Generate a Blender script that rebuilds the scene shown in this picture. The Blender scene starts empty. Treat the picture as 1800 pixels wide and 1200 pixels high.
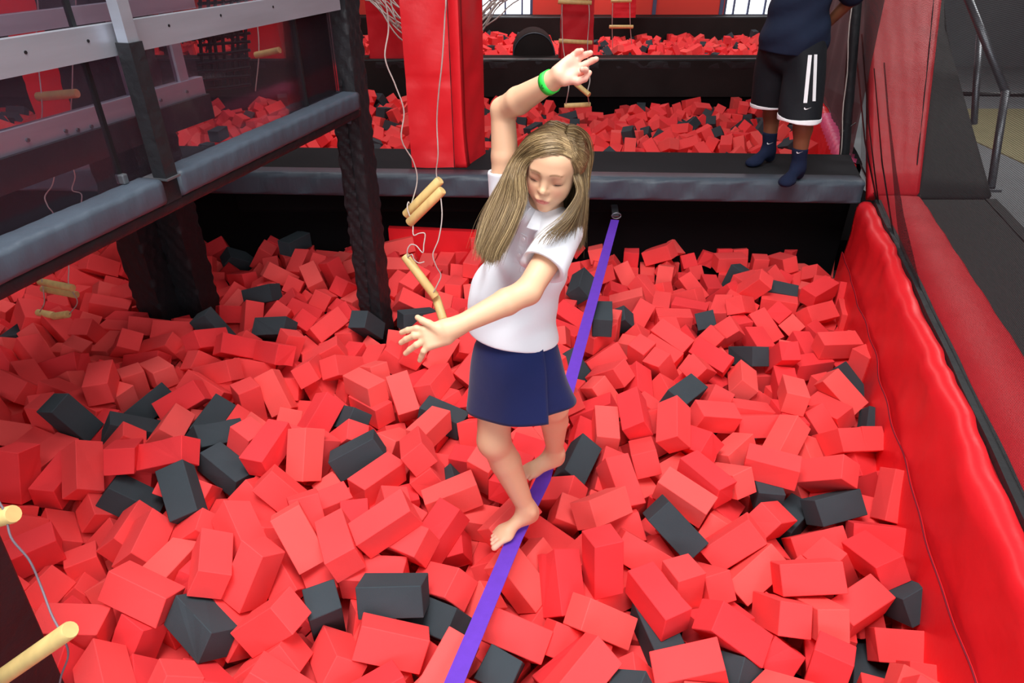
import bpy, bmesh, math, random
import numpy as np
from mathutils import Vector, Matrix, Quaternion, Euler

C = bpy.context.scene.collection
R = math.radians
# ---------------------------------------------------------------- camera
FPX, PITCH, CAM_H = 1177.0, R(31.5), 1.85
cam_data = bpy.data.cameras.new('camera')
cam = bpy.data.objects.new('camera', cam_data)
C.objects.link(cam)
cam.location = (0, 0, CAM_H)
cam.rotation_euler = (R(90) - PITCH, 0, 0)
cam_data.sensor_width = 36
cam_data.lens = 36 * FPX / 1800
cam_data.clip_start = 0.05
cam_data.clip_end = 100
bpy.context.scene.camera = cam
# ---------------------------------------------------------------- world, lights, exposure
W = bpy.data.worlds.new('world')
bpy.context.scene.world = W
W.use_nodes = True
W.node_tree.nodes['Background'].inputs[0].default_value = (0.90, 0.95, 1.0, 1)
W.node_tree.nodes['Background'].inputs[1].default_value = 2.2

def area(name, loc, size, energy, target=None, col=(1, 1, 1), sy=None):
    l = bpy.data.lights.new(name, 'AREA')
    l.energy = energy
    l.color = col
    l.size = size
    if sy:
        l.shape = 'RECTANGLE'
        l.size_y = sy
    o = bpy.data.objects.new(name, l)
    o.location = loc
    if target:
        o.rotation_euler = (Vector(target) - Vector(loc)).to_track_quat('-Z', 'Y').to_euler()
    C.objects.link(o)
    return o
area('ceiling_lamp', (-0.4, 0.6, 4.9), 2.4, 240, col=(1, .985, .96))
area('ceiling_lamp', (2.6, -1.6, 4.9), 1.8, 70, col=(1, .985, .96))
area('ceiling_lamp', (-1.5, 6.6, 4.9), 2.4, 70, col=(1, .97, .95))
area('ceiling_lamp', (0.5, 12.2, 4.9), 2.2, 150, col=(1, .98, .96))
area('ceiling_lamp', (6.5, 8.0, 4.9), 2.4, 190, col=(1, .98, .95))
area('ceiling_lamp', (4.6, 2.6, 4.9), 1.6, 55, col=(1, .98, .95))  # extra lamp, added to brighten the trampoline court
area('front_fill_light', (0.5, -3.8, 2.9), 3.2, 42, target=(0, 2, 0.6), col=(.97, .98, 1), sy=2.0)  # unseen fill behind the camera, added to light faces turned towards it
vs = bpy.context.scene.view_settings
vs.view_transform = 'Standard'
vs.look = 'None'
vs.exposure = 0.38
vs.gamma = 1.0
vs.use_curve_mapping = False

# ---------------------------------------------------------------- helpers
CT, ST = math.cos(PITCH), math.sin(PITCH)

def ray(px, py):
    x, v = (px - 900) / FPX, (600 - py) / FPX
    return Vector((x, CT + v * ST, -ST + v * CT))

def D(px, py, d):
    """world point seen at a photograph pixel, d metres deep"""
    return Vector((0, 0, CAM_H)) + ray(px, py) * d

def Z(px, py, z):
    r = ray(px, py)
    return Vector((0, 0, CAM_H)) + r * ((z - CAM_H) / r.z)

def Y(px, py, y):
    r = ray(px, py)
    return Vector((0, 0, CAM_H)) + r * (y / r.y)

def lin(c):
    return tuple(((v / 255) / 12.92 if v / 255 <= .04045 else ((v / 255 + .055) / 1.055) ** 2.4) for v in c)

def mat(name, rgb, rough=.6, metal=0, bump=0, bscale=60, var=0, vscale=4, spec=.5, sheen=0, attr=None,
        sss=0, stretch=None, bdist=.01):
    m = bpy.data.materials.new(name)
    m.use_nodes = True
    nt = m.node_tree
    b = nt.nodes['Principled BSDF']
    b.inputs['Roughness'].default_value = rough
    b.inputs['Metallic'].default_value = metal
    b.inputs['Specular IOR Level'].default_value = spec
    col = lin(rgb) + (1,)
    b.inputs['Base Color'].default_value = col
    tc = nt.nodes.new('ShaderNodeTexCoord')
    src = tc.outputs['Object']
    if stretch:
        mp = nt.nodes.new('ShaderNodeMapping')
        mp.inputs['Scale'].default_value = stretch
        nt.links.new(src, mp.inputs['Vector'])
        src = mp.outputs['Vector']
    base = None
    if attr:
        a = nt.nodes.new('ShaderNodeAttribute')
        a.attribute_name = attr
        base = a.outputs['Color']
        nt.links.new(base, b.inputs['Base Color'])
    if var:
        n = nt.nodes.new('ShaderNodeTexNoise')
        n.inputs['Scale'].default_value = vscale
        n.inputs['Detail'].default_value = 5
        nt.links.new(src, n.inputs['Vector'])
        r = nt.nodes.new('ShaderNodeMapRange')
        r.inputs['From Min'].default_value = .3
        r.inputs['From Max'].default_value = .7
        r.inputs['To Min'].default_value = 1 - var
        r.inputs['To Max'].default_value = 1 + var
        nt.links.new(n.outputs['Fac'], r.inputs['Value'])
        mx = nt.nodes.new('ShaderNodeVectorMath')
        mx.operation = 'SCALE'
        if base:
            nt.links.new(base, mx.inputs[0])
        else:
            mx.inputs[0].default_value = col[:3]
        nt.links.new(r.outputs['Result'], mx.inputs['Scale'])
        nt.links.new(mx.outputs['Vector'], b.inputs['Base Color'])
    if bump:
        n2 = nt.nodes.new('ShaderNodeTexNoise')
        n2.inputs['Scale'].default_value = bscale
        n2.inputs['Detail'].default_value = 4
        nt.links.new(src, n2.inputs['Vector'])
        bp = nt.nodes.new('ShaderNodeBump')
        bp.inputs['Strength'].default_value = bump
        bp.inputs['Distance'].default_value = bdist
        nt.links.new(n2.outputs['Fac'], bp.inputs['Height'])
        nt.links.new(bp.outputs['Normal'], b.inputs['Normal'])
    if sss:
        b.inputs['Subsurface Weight'].default_value = sss
        b.inputs['Subsurface Radius'].default_value = (.012, .005, .003)
        b.inputs['Subsurface Scale'].default_value = 1
    if sheen:
        b.inputs['Sheen Weight'].default_value = sheen
    return m

M = {
    'foam_red': mat('red_foam', (248, 76, 78), .92, bump=.25, bscale=420, var=.05, vscale=3, spec=.18, bdist=.002),
    'foam_red_faded': mat('faded_red_foam', (250, 92, 90), .92, bump=.25, bscale=420, var=.05, vscale=3, spec=.18, bdist=.002),
    'foam_red_deep': mat('deep_red_foam', (240, 62, 68), .92, bump=.25, bscale=420, var=.05, vscale=3, spec=.18, bdist=.002),
    'foam_dark': mat('charcoal_foam', (62, 70, 76), .95, bump=.3, bscale=420, var=.06, vscale=5, spec=.15, bdist=.002),
    'vinyl_red': mat('red_vinyl', (232, 34, 44), .38, bump=.25, bscale=7, var=.04, vscale=2, spec=.45, bdist=.02),
    'vinyl_red_far': mat('deep_red_vinyl', (205, 28, 42), .55, bump=.3, bscale=9, var=.06, vscale=3, spec=.3, bdist=.02),
    'vinyl_dark': mat('slate_vinyl', (66, 76, 88), .5, bump=.45, bscale=16, var=.08, vscale=5, spec=.45, bdist=.012, stretch=(1, 1, .4)),
    'vinyl_black': mat('black_vinyl', (30, 31, 35), .55, bump=.6, bscale=22, var=.1, vscale=5, spec=.4, bdist=.01),
    'carpet': mat('black_carpet', (38, 38, 41), .95, bump=.5, bscale=300, var=.12, vscale=3, spec=.1, bdist=.002),
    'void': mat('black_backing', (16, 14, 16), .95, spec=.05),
    'brown_black': mat('worn_black_carpet', (44, 39, 39), .95, bump=.4, bscale=200, var=.12, vscale=3, spec=.1, bdist=.002),
    'alu': mat('brushed_aluminium', (188, 194, 206), .42, metal=.65, var=.1, vscale=6, bump=.1, bscale=30, bdist=.002, stretch=(.3, .3, 3)),
    'steel': mat('grey_steel', (120, 124, 130), .4, metal=.7),
    'wood': mat('pale_wood', (226, 194, 128), .5, var=.12, vscale=30, bump=.12, bscale=60, bdist=.002, stretch=(1, 1, .12)),
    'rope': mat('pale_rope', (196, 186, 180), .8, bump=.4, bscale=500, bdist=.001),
    'rope_grey': mat('grey_rope', (128, 116, 128), .8, bump=.4, bscale=500, bdist=.001),
    'purple': mat('purple_webbing', (104, 58, 190), .7, bump=.35, bscale=350, var=.05, vscale=30, spec=.25, bdist=.001),
    'white_cloth': mat('white_cotton', (232, 233, 240), .85, bump=.25, bscale=26, spec=.2, sheen=.2, bdist=.004),
    'navy': mat('navy_twill', (24, 37, 88), .85, bump=.3, bscale=20, var=.06, vscale=12, spec=.2, sheen=.15, bdist=.004),
    'skin': mat('skin', (226, 168, 136), .48, spec=.4, attr='tone', sss=.12),
    'skin2': mat('brown_skin', (120, 74, 50), .5, spec=.4, attr='tone', sss=.05),
    'hair': mat('dark_blonde_hair', (160, 130, 90), .38, spec=.5, attr='tone'),
    'tee': mat('dark_navy_cotton', (26, 35, 56), .85, bump=.5, bscale=14, spec=.2, bdist=.01),
    'shorts': mat('black_mesh_polyester', (22, 24, 30), .75, bump=.5, bscale=14, spec=.25, bdist=.01),
    'trimwhite': mat('white_polyester', (240, 240, 244), .7),
    'sock': mat('navy_sock_knit', (26, 34, 58), .9, bump=.4, bscale=60, spec=.15, bdist=.004),
    'green': mat('green_wristband', (50, 235, 80), .5),
    'ink': mat('ink', (20, 60, 30), .7),
    'pink': mat('pink_highlight', (240, 100, 150), .35, bump=.5, bscale=14, bdist=.02),  # highlight tone of the red barrier top, put in as colour
    'khaki': mat('khaki_floor', (140, 134, 104), .6, var=.05, vscale=2),
    'concrete': mat('grey_floor', (112, 116, 120), .7, var=.1, vscale=1.2),
    'darkwall': mat('dark_wall', (40, 34, 38), .9, var=.08, vscale=1),
    'ceiling': mat('dark_ceiling', (60, 58, 60), .9),
    'wall_red': mat('bright_red_wall', (250, 72, 60), .7, var=.03, vscale=1),
    'mullion': mat('blue_grey_frame', (90, 96, 130), .5),
    'mat_black': mat('trampoline_mat', (34, 36, 38), .8, bump=.3, bscale=120, bdist=.002),
    'lampglow': mat('lamp_housing', (200, 200, 205), .5),
    'gasket': mat('black_rubber', (18, 18, 22), .5),
}

def mesh_obj(name, verts, faces, m=None, parent=None, smooth=False, mats=None, mi=None):
    me = bpy.data.meshes.new(name)
    me.from_pydata([tuple(v) for v in verts], [], faces)
    if mats:
        for k in mats:
            me.materials.append(k)
        if mi is not None:
            me.polygons.foreach_set('material_index', mi)
    elif m:
        me.materials.append(m)
    if smooth:
        me.polygons.foreach_set('use_smooth', [True] * len(me.polygons))
    o = bpy.data.objects.new(name, me)
    C.objects.link(o)
    if parent:
        o.parent = parent
        o.matrix_parent_inverse = Matrix.Translation(parent.location).inverted() if parent.type == 'EMPTY' else Matrix()
        if parent.type != 'EMPTY' and parent.parent:
            o.matrix_parent_inverse = Matrix()
    return o

def thing(name, label, cat, loc=(0, 0, 0), group=None, kind=None):
    o = bpy.data.objects.new(name, None)
    o.empty_display_size = .1
    o.location = loc
    C.objects.link(o)
    return tag(o, label, cat, group, kind)

def tag(o, label=None, cat=None, group=None, kind=None):
    if label:
        o['label'] = label
    if cat:
        o['category'] = cat
    if group:
        o['group'] = group
    if kind:
        o['kind'] = kind
    return o

class MB:
    """collects geometry for one mesh object"""
    def __init__(s):
        s.v, s.f, s.mi = [], [], []
    def add(s, v, f, mi=0):
        n = len(s.v)
        s.v += [Vector(p) for p in v]
        s.f += [tuple(i + n for i in q) for q in f]
        s.mi += [mi] * len(f)
        return s
    def box(s, c, size, rot=None, bev=0.0, mi=0):
        bm = bmesh.new()
        bmesh.ops.create_cube(bm, size=1)
        for v in bm.verts:
            v.co = Vector((v.co.x * size[0], v.co.y * size[1], v.co.z * size[2]))
        if bev:
            bmesh.ops.bevel(bm, geom=list(bm.edges), offset=bev, segments=2, affect='EDGES', profile=.5)
        if rot is not None:
            bmesh.ops.transform(bm, matrix=rot.to_4x4(), verts=bm.verts)
        bm.verts.ensure_lookup_table()
        bm.verts.index_update()
        s.add([v.co + Vector(c) for v in bm.verts], [tuple(v.index for v in f.verts) for f in bm.faces], mi)
        bm.free()
        return s
    def hexa(s, b, t, mi=0):
        """four bottom corners, four top corners, same winding (counter-clockwise from above)"""
        return s.add(list(b) + list(t), [(3, 2, 1, 0), (4, 5, 6, 7), (0, 1, 5, 4), (1, 2, 6, 5), (2, 3, 7, 6), (3, 0, 4, 7)], mi)
    def tube(s, pts, r, n=8, caps=True, mi=0):
        pts = [Vector(p) for p in pts]
        rs = r if isinstance(r, (list, tuple)) else [r] * len(pts)
        nv = None
        rings = []
        for i, p in enumerate(pts):
            t = (pts[min(i + 1, len(pts) - 1)] - pts[max(i - 1, 0)]).normalized()
            if nv is None:
                nv = t.orthogonal().normalized()
            nv = (nv - t * nv.dot(t)).normalized()
            bv = t.cross(nv)
            rings.append([p + (nv * math.cos(a) + bv * math.sin(a)) * rs[i] for a in [2 * math.pi * k / n for k in range(n)]])
        v = [q for rg in rings for q in rg]
        f = []
        for i in range(len(pts) - 1):
            for k in range(n):
                a, b = i * n + k, i * n + (k + 1) % n
                f.append((a, b, b + n, a + n))
        if caps:
            f.append(tuple(range(n))[::-1])
            f.append(tuple(range((len(pts) - 1) * n, len(pts) * n)))
        return s.add(v, f, mi)
    def build(s, name, m=None, parent=None, smooth=False, mats=None):
        return mesh_obj(name, s.v, s.f, m, parent, smooth, mats, s.mi if mats else None)

def spline(pts, n):
    """Catmull-Rom through the points, n samples per span"""
    P = [Vector(p) for p in pts]
    P = [P[0] * 2 - P[1]] + P + [P[-1] * 2 - P[-2]]
    out = []
    for i in range(1, len(P) - 2):
        a, b, c, d = P[i - 1:i + 3]
        for k in range(n):
            t = k / n
            out.append(((b * 2) + (c - a) * t + (a * 2 - b * 5 + c * 4 - d) * t * t + (b * 3 - a - c * 3 + d) * t ** 3) * .5)
    out.append(P[-2])
    return out

def shade_auto(o, deg=35):
    me = o.data
    me.polygons.foreach_set('use_smooth', [True] * len(me.polygons))
    bm = bmesh.new()
    bm.from_mesh(me)
    for e in bm.edges:
        if len(e.link_faces) == 2 and e.calc_face_angle(0) > R(deg):
            e.smooth = False
    bm.to_mesh(me)
    bm.free()
    return o

SLOPE = .30
def wallx(y):
    """inner face of the long padded barrier right of the pit"""
    return 1.297 + SLOPE * (y - 1.133)
ANG = math.atan(SLOPE)
WDIR = Vector((math.sin(ANG), math.cos(ANG), 0))
WNRM = Vector((math.cos(ANG), -math.sin(ANG), 0))
SKIN_VOX = .002
# ---------------------------------------------------------------- blended-shape mesher (surface nets on a sparse grid)
def cap(a, b, ra, rb=None, k=.01, op='u'):
    a, b = np.array(a, np.float32), np.array(b, np.float32)
    rb = ra if rb is None else rb
    ba = b - a
    L2 = max(float(ba @ ba), 1e-9)
    def f(P):
        h = np.clip(((P - a) @ ba) / L2, 0, 1)
        q = P - a - h[..., None] * ba
        return np.sqrt((q * q).sum(-1)) - (ra + (rb - ra) * h)
    lo = np.minimum(a - ra, b - rb); hi = np.maximum(a + ra, b + rb)
    return (f, k, op, lo, hi)

def ell(c, r, rot=None, k=.01, op='u'):
    c = np.array(c, np.float32)
    r = np.array(r, np.float32)
    Rm = np.array(rot, np.float32) if rot is not None else np.eye(3, dtype=np.float32)   # columns = local axes
    def f(P):
        q = (P - c) @ Rm
        k0 = np.sqrt(((q / r) ** 2).sum(-1))
        k1 = np.sqrt(((q / (r * r)) ** 2).sum(-1)) + 1e-9
        return k0 * (k0 - 1) / k1
    e = np.sqrt(((Rm * r) ** 2).sum(1))
    return (f, k, op, c - e, c + e)

def rbox(c, h, rot=None, rad=.01, k=.01, op='u'):
    c = np.array(c, np.float32)
    h = np.array(h, np.float32)
    Rm = np.array(rot, np.float32) if rot is not None else np.eye(3, dtype=np.float32)
    def f(P):
        q = np.abs((P - c) @ Rm) - h + rad
        return np.sqrt((np.maximum(q, 0) ** 2).sum(-1)) + np.minimum(q.max(-1), 0) - rad
    e = (np.abs(Rm) * h).sum(1)
    return (f, k, op, c - e, c + e)

def evaluate(prims, P):
    d = np.full(P.shape[:-1], 1.0, np.float32)
    for f, k, op, lo, hi in prims:
        e = f(P)
        if op == 'u':
            h = np.maximum(k - np.abs(d - e), 0) / k
            d = np.minimum(d, e) - h * h * k * .25
        elif op == 'i':
            d = np.maximum(d, e)
        else:
            h = np.maximum(k - np.abs(d + e), 0) / k
            d = np.maximum(d, -e) + h * h * k * .25
    return d

def sdf_mesh(prims, vox, warp=None):
    B = 16
    lo = np.min([p[3] for p in prims if p[2] == 'u'], 0) - 3 * vox
    hi = np.max([p[4] for p in prims if p[2] == 'u'], 0) + 3 * vox
    nb = np.ceil((hi - lo) / (vox * B)).astype(int)
    N = nb * B + 2
    bi = np.stack(np.meshgrid(*[np.arange(n) for n in nb], indexing='ij'), -1).reshape(-1, 3)
    cen = (lo + (bi + .5) * B * vox).astype(np.float32)
    rad = vox * (B + 1) * .87
    near = []
    for f, k, op, a, b in prims:
        q = np.maximum(np.maximum(a - cen, cen - b), 0)
        near.append((np.sqrt((q * q).sum(1)) < rad + k + vox + .012) | (op == 'i'))
    near = np.array(near)
    g = np.arange(B + 1)
    off = np.stack(np.meshgrid(g, g, g, indexing='ij'), -1)
    VI, VP, Q, QS = [], [], [], []
    isu = np.array([p[2] == 'u' for p in prims])
    for n in np.nonzero(near[isu].any(0))[0]:
        act = [p for p, a in zip(prims, near[:, n]) if a]
        base = bi[n] * B
        G = base + off
        P = (lo + G * vox).astype(np.float32)
        dc = evaluate(act, cen[n][None, :])[0]
        if abs(dc) > rad * 1.9 + .02:
            continue
        d = evaluate(act, P)
        if warp is not None:
            d = d + warp(P)
        s = d < 0
        if s.all() or not s.any():
            continue
        c = [s[i:B + i, j:B + j, k:B + k] for i in (0, 1) for j in (0, 1) for k in (0, 1)]
        cnt = sum(x.astype(np.int8) for x in c)
        ce = np.argwhere((cnt > 0) & (cnt < 8))
        if len(ce) == 0:
            continue
        # vertex = mean of edge crossings
        acc = np.zeros((len(ce), 3), np.float32)
        num = np.zeros(len(ce), np.float32)
        for ax in range(3):
            o1, o2 = [x for x in range(3) if x != ax]
            for u in (0, 1):
                for w in (0, 1):
                    p0 = ce.copy(); p0[:, o1] += u; p0[:, o2] += w
                    p1 = p0.copy(); p1[:, ax] += 1
                    a = d[p0[:, 0], p0[:, 1], p0[:, 2]]; b = d[p1[:, 0], p1[:, 1], p1[:, 2]]
                    x = (a < 0) != (b < 0)
                    t = np.where(x, a / np.where(x, a - b, 1), 0)
                    pt = p0.astype(np.float32); pt[:, ax] += t
                    acc[x] += pt[x]; num += x
        VP.append(lo + (base + acc / num[:, None]) * vox)
        gc = ce + base
        VI.append((gc[:, 0] * N[1] + gc[:, 1]) * N[2] + gc[:, 2])
        for ax in range(3):
            o1, o2 = [x for x in range(3) if x != ax]
            sl0 = [slice(0, B)] * 3; sl1 = [slice(0, B)] * 3
            sl1[ax] = slice(1, B + 1)
            a = s[tuple(sl0)]; b = s[tuple(sl1)]
            e = np.argwhere(a != b)
            if len(e) == 0:
                continue
            fl = a[e[:, 0], e[:, 1], e[:, 2]]
            ge = e + base
            ids = []
            for u, w in ((-1, -1), (0, -1), (0, 0), (-1, 0)):
                q = ge.copy(); q[:, o1] += u; q[:, o2] += w
                ids.append((q[:, 0] * N[1] + q[:, 1]) * N[2] + q[:, 2])
            ids = np.stack(ids, 1)
            flip = fl if ax != 1 else ~fl
            ids[~flip] = ids[~flip][:, ::-1]
            Q.append(ids)
    VI = np.concatenate(VI); VP = np.concatenate(VP); Q = np.concatenate(Q)
    order = np.argsort(VI)
    VS = VI[order]
    pos = np.searchsorted(VS, Q)
    pos = np.clip(pos, 0, len(VS) - 1)
    ok = (VS[pos] == Q).all(1)
    return VP[order], pos[ok]

def sdf_obj(name, prims, vox, m, parent=None, tone=None, warp=None, keep=None):
    V, F = sdf_mesh(prims, vox, warp)
    me = bpy.data.meshes.new(name)
    me.vertices.add(len(V)); me.vertices.foreach_set('co', V.astype(np.float32).ravel())
    me.loops.add(len(F) * 4); me.loops.foreach_set('vertex_index', F.astype(np.int32).ravel())
    me.polygons.add(len(F)); me.polygons.foreach_set('loop_start', np.arange(len(F), dtype=np.int32) * 4)
    me.update(calc_edges=True)
    me.validate()
    me.polygons.foreach_set('use_smooth', np.ones(len(me.polygons), bool))
    me.materials.append(m)
    if tone is not None:
        a = me.color_attributes.new('tone', 'FLOAT_COLOR', 'POINT')
        col = np.ones((len(V), 4), np.float32)
        col[:, :3] = tone(V.astype(np.float32))
        a.data.foreach_set('color', col.ravel())
    o = bpy.data.objects.new(name, me)
    C.objects.link(o)
    if parent:
        o.parent = parent
        o.matrix_parent_inverse = Matrix.Translation(parent.location).inverted()
    return o
# ---------------------------------------------------------------- the hall
def plane_hit(px, py, p0, n):
    o = Vector((0, 0, CAM_H)); r = ray(px, py)
    return o + r * ((Vector(p0) - o).dot(Vector(n)) / r.dot(Vector(n)))

def slab(name, x0, x1, y0, y1, z0, z1, m, kind='structure'):
    o = MB().box(((x0 + x1) / 2, (y0 + y1) / 2, (z0 + z1) / 2), (x1 - x0, y1 - y0, z1 - z0)).build(name, m)
    return tag(o, kind=kind)
FLOOR = -.48
slab('floor', -9, 12, -5, 14.6, FLOOR - .2, FLOOR, M['concrete'])
slab('ceiling', -9.2, 12.2, -5.2, 14.8, 5.2, 5.4, M['ceiling'])
slab('wall_left', -9.2, -9, -5.2, 14.8, FLOOR, 5.2, M['darkwall'])
slab('wall_right', 12, 12.2, -5.2, 14.8, FLOOR, 5.2, M['darkwall'])
slab('trim_1', 6.0, 8.9, 4.0, 10.6, FLOOR, FLOOR + .012, M['khaki'])
# front wall (behind the camera) with its big window, back wall with two glazed openings
def wall_with_openings(name, x0, x1, y0, y1, z0, z1, opens, m):
    mb = MB()
    xs = x0
    for (a, b, c, d) in opens:
        mb.box(((xs + a) / 2, (y0 + y1) / 2, (z0 + z1) / 2), (a - xs, y1 - y0, z1 - z0))
        mb.box(((a + b) / 2, (y0 + y1) / 2, (z0 + c) / 2), (b - a, y1 - y0, c - z0))
        mb.box(((a + b) / 2, (y0 + y1) / 2, (d + z1) / 2), (b - a, y1 - y0, z1 - d))
        xs = b
    mb.box(((xs + x1) / 2, (y0 + y1) / 2, (z0 + z1) / 2), (x1 - xs, y1 - y0, z1 - z0))
    return tag(mb.build(name, m), kind='structure')
BW = 14.4
wall_with_openings('wall_back', -9, 5.2, BW, BW + .2, FLOOR, 5.2, [(-.62, .40, .42, 2.3), (4.10, 5.1, .42, 2.3)], M['wall_red'])
slab('wall_back_side', 5.2, 12, BW, BW + .2, FLOOR, 5.2, M['concrete'])
wall_with_openings('wall_front', -9, 12, -5.2, -5, FLOOR, 5.2, [(-4, 5, 1.6, 4.2)], M['darkwall'])
for k, (x0, x1) in enumerate(((-.62, .40), (4.10, 5.1))):
    w = thing('window_%d' % (k + 1), 'bright daylit window with slim blue-grey mullions in far red wall, %s' % ('left of the far red pillar' if k == 0 else 'left of the standing man'), 'window', (x0, BW, .42), kind='structure')
    fb = MB()
    for (cx, sx, cz, sz) in ((x0 + .025, .05, 1.36, 1.88), (x1 - .025, .05, 1.36, 1.88), ((x0 + x1) / 2, x1 - x0, .445, .05), ((x0 + x1) / 2, x1 - x0, 2.275, .05)):
        fb.box((cx, BW + .06, cz), (sx, .08, sz))
    fb.build('window_frame', M['mullion'], w)
    for f_ in (.20, .48, .80):
        MB().box((x0 + (x1 - x0) * f_, BW + .06, 1.36), (.035, .05, 1.8)).build('mullion', M['mullion'], w)
# slim blue-grey uprights on the red wall
for k, px in enumerate((1150, 1268)):
    x = Y(px, 15, BW - .02).x
    slab('trim_%d' % (k + 2), x - .035, x + .035, BW - .03, BW, FLOOR, 3, M['mullion'])

# ceiling lamps' housings over the light sources
for (x, y, s, w_) in ((-0.4, 0.6, 2.6, 'above the near foam pit'), (2.6, -1.6, 1.8, 'above the side aisle'), (-1.5, 6.6, 2.4, 'above the middle foam pit'), (.5, 12.2, 2.2, 'above the farthest foam pit'), (6.5, 8.0, 2.4, 'above the far end of the trampoline court'), (4.6, 2.6, 1.6, 'around the added lamp over the near trampoline court')):
    hb = MB()
    for (dx, dy, sx, sy) in ((-s / 2 - .03, 0, .06, s + .12), (s / 2 + .03, 0, .06, s + .12), (0, -s / 2 - .03, s + .12, .06), (0, s / 2 + .03, s + .12, .06)):
        hb.box((x + dx, y + dy, 5.04), (sx, sy, .32))
    hb.box((x, y, 5.17), (s + .1, s + .1, .04))
    tag(hb.build('ceiling_light_housing', M['lampglow']), 'large square ceiling light housing ' + w_, 'lamp')

# ---------------------------------------------------------------- walkways across the pits
def front1(x):
    return 4.155 - .047 * x
def pad_profile(h=.14, t=.12, n=6):
    """(outward, down) outline of a rounded edge pad"""
    pts = [(-t, 0)]
    for i in range(n + 1):
        a = R(90 - 90 * i / n)
        pts.append((-.035 + .035 * math.cos(a), -.035 + .035 * math.sin(a)))
    for i in range(n + 1):
        a = R(0 - 90 * i / n)
        pts.append((-.03 + .03 * math.cos(a), -h + .03 + .03 * math.sin(a)))
    pts.append((-t, -h))
    return pts
def edge_pad(name, path, outward, ztop, m, parent, h=.14, t=.12, wob=.004, seed=1, label=None):
    """sweeps the pad outline along a path of points; outward is a unit vector"""
    rn = random.Random(seed)
    prof = pad_profile(h, t)
    V, F = [], []
    m_ = len(prof)
    ph = [rn.uniform(0, 6) for _ in range(6)]
    for k, p in enumerate(path):
        s = (Vector(p) - Vector(path[0])).length
        for j, (o_, z_) in enumerate(prof):
            w = 0
            if 2 < j < m_ - 1:
                w = wob * (math.sin(s * 17 + j * .8 + ph[0]) + .7 * math.sin(s * 41 + j * 1.3 + ph[1]) + .8 * math.sin(s * 6 + ph[2]))
            V.append(Vector((p[0], p[1], ztop + z_)) + Vector(outward) * (o_ + w) + Vector((0, 0, w * .35)))
    for k in range(len(path) - 1):
        for j in range(m_):
            a, b = k * m_ + j, k * m_ + (j + 1) % m_
            F.append((a, b, b + m_, a + m_))
    F.append(tuple(range(m_))[::-1]); F.append(tuple((len(path) - 1) * m_ + j for j in range(m_)))
    o = mesh_obj(name, V, F, m, parent, True)
    if label:
        o['label'] = label
    return o
XL, XR = -4.3, wallx(4.06) + .02
w1 = thing('walkway', 'near black carpeted walkway with slate padded edge where the man stands', 'walkway', (0, 4.5, FLOOR))
def back1(x):
    return 4.775 - .047 * x
XRb = wallx(back1(2.3)) + .0
MB().hexa([(XL, front1(XL) + .05, .39), (XR, front1(XR) + .05, .39), (XRb, back1(XRb), .39), (XL, back1(XL), .39)],
          [(XL, front1(XL) + .05, .52), (XR, front1(XR) + .05, .52), (XRb, back1(XRb), .52), (XL, back1(XL), .52)]).build('deck', M['carpet'], w1)
outv = Vector((-.047, -1, 0)).normalized()
seamx = [XL, -.98, XR]
for k in range(2):
    a, b = seamx[k] + .003, seamx[k + 1] - .003
    n_ = int((b - a) / .03)
    edge_pad('edge_pad', [(a + (b - a) * i / n_, front1(a + (b - a) * i / n_), 0) for i in range(n_ + 1)], outv, .526, M['vinyl_dark'], w1, h=.15, t=.13, wob=.0035, seed=k + 2)
MB().hexa([(XL, 4.52, FLOOR), (XR + .1, 4.36, FLOOR), (XR + .1, 4.44, FLOOR), (XL, 4.60, FLOOR)], [(XL, 4.52, .39), (XR + .1, 4.36, .39), (XR + .1, 4.44, .39), (XL, 4.60, .39)]).build('backing_panel', M['void'], w1)
# black strip hanging low at the back of the pit, and the anchor beam
MB().box((.2, 4.36, .30), (4.1, .10, .14), bev=.02).build('support_beam', M['void'], w1)
for (pa, pb) in ((166, 232), (684, 842)):
    a, b = Y(pa, 403, 4.40), Y(pb, 410, 4.36)
    pb_ = MB()
    pb_.hexa([(a.x, a.y - .05, -.30), (b.x, b.y - .05, -.30), (b.x, b.y, -.30), (a.x, a.y, -.30)], [(a.x, a.y - .03, a.z + .02), (b.x, b.y - .03, b.z + .02), (b.x, b.y + .02, b.z + .02), (a.x, a.y + .02, a.z + .02)])
    pb_.build('lower_pad', M['vinyl_red'], w1)['label'] = 'flat red vinyl pad at the back of the pit'
MB().box((0.72, 4.40, .02), (.015, .02, .62)).build('seam_strap', M['void'], w1)

w2 = thing('walkway', 'second black walkway crossing behind the near one, in front of a foam pit', 'walkway', (0, 8.9, FLOOR))
MB().box((-1.4, 8.92, .30), (10.6, .44, .42)).build('deck', M['brown_black'], w2)
edge_pad('edge_pad', [(-6.7 + i * .1, 8.70, 0) for i in range(107)], (0, -1, 0), .525, M['vinyl_black'], w2, h=.13, t=.1, wob=.003, seed=9)
MB().box((-1.4, 8.9, -.2), (10.6, .3, .56)).build('backing_panel', M['void'], w2)
w3 = thing('walkway', 'farthest black walkway along the bright red back wall', 'walkway', (0, 14, FLOOR))
MB().box((-1, 14.06, .22), (13, .60, .50)).build('deck', M['brown_black'], w3)
edge_pad('edge_pad', [(-7 + i * .13, 13.77, 0) for i in range(101)], (0, -1, 0), .49, M['vinyl_black'], w3, h=.12, t=.1, wob=.003, seed=12)
MB().box((-1, 13.84, -.25), (13, .12, .46)).build('backing_panel', M['void'], w3)
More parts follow.
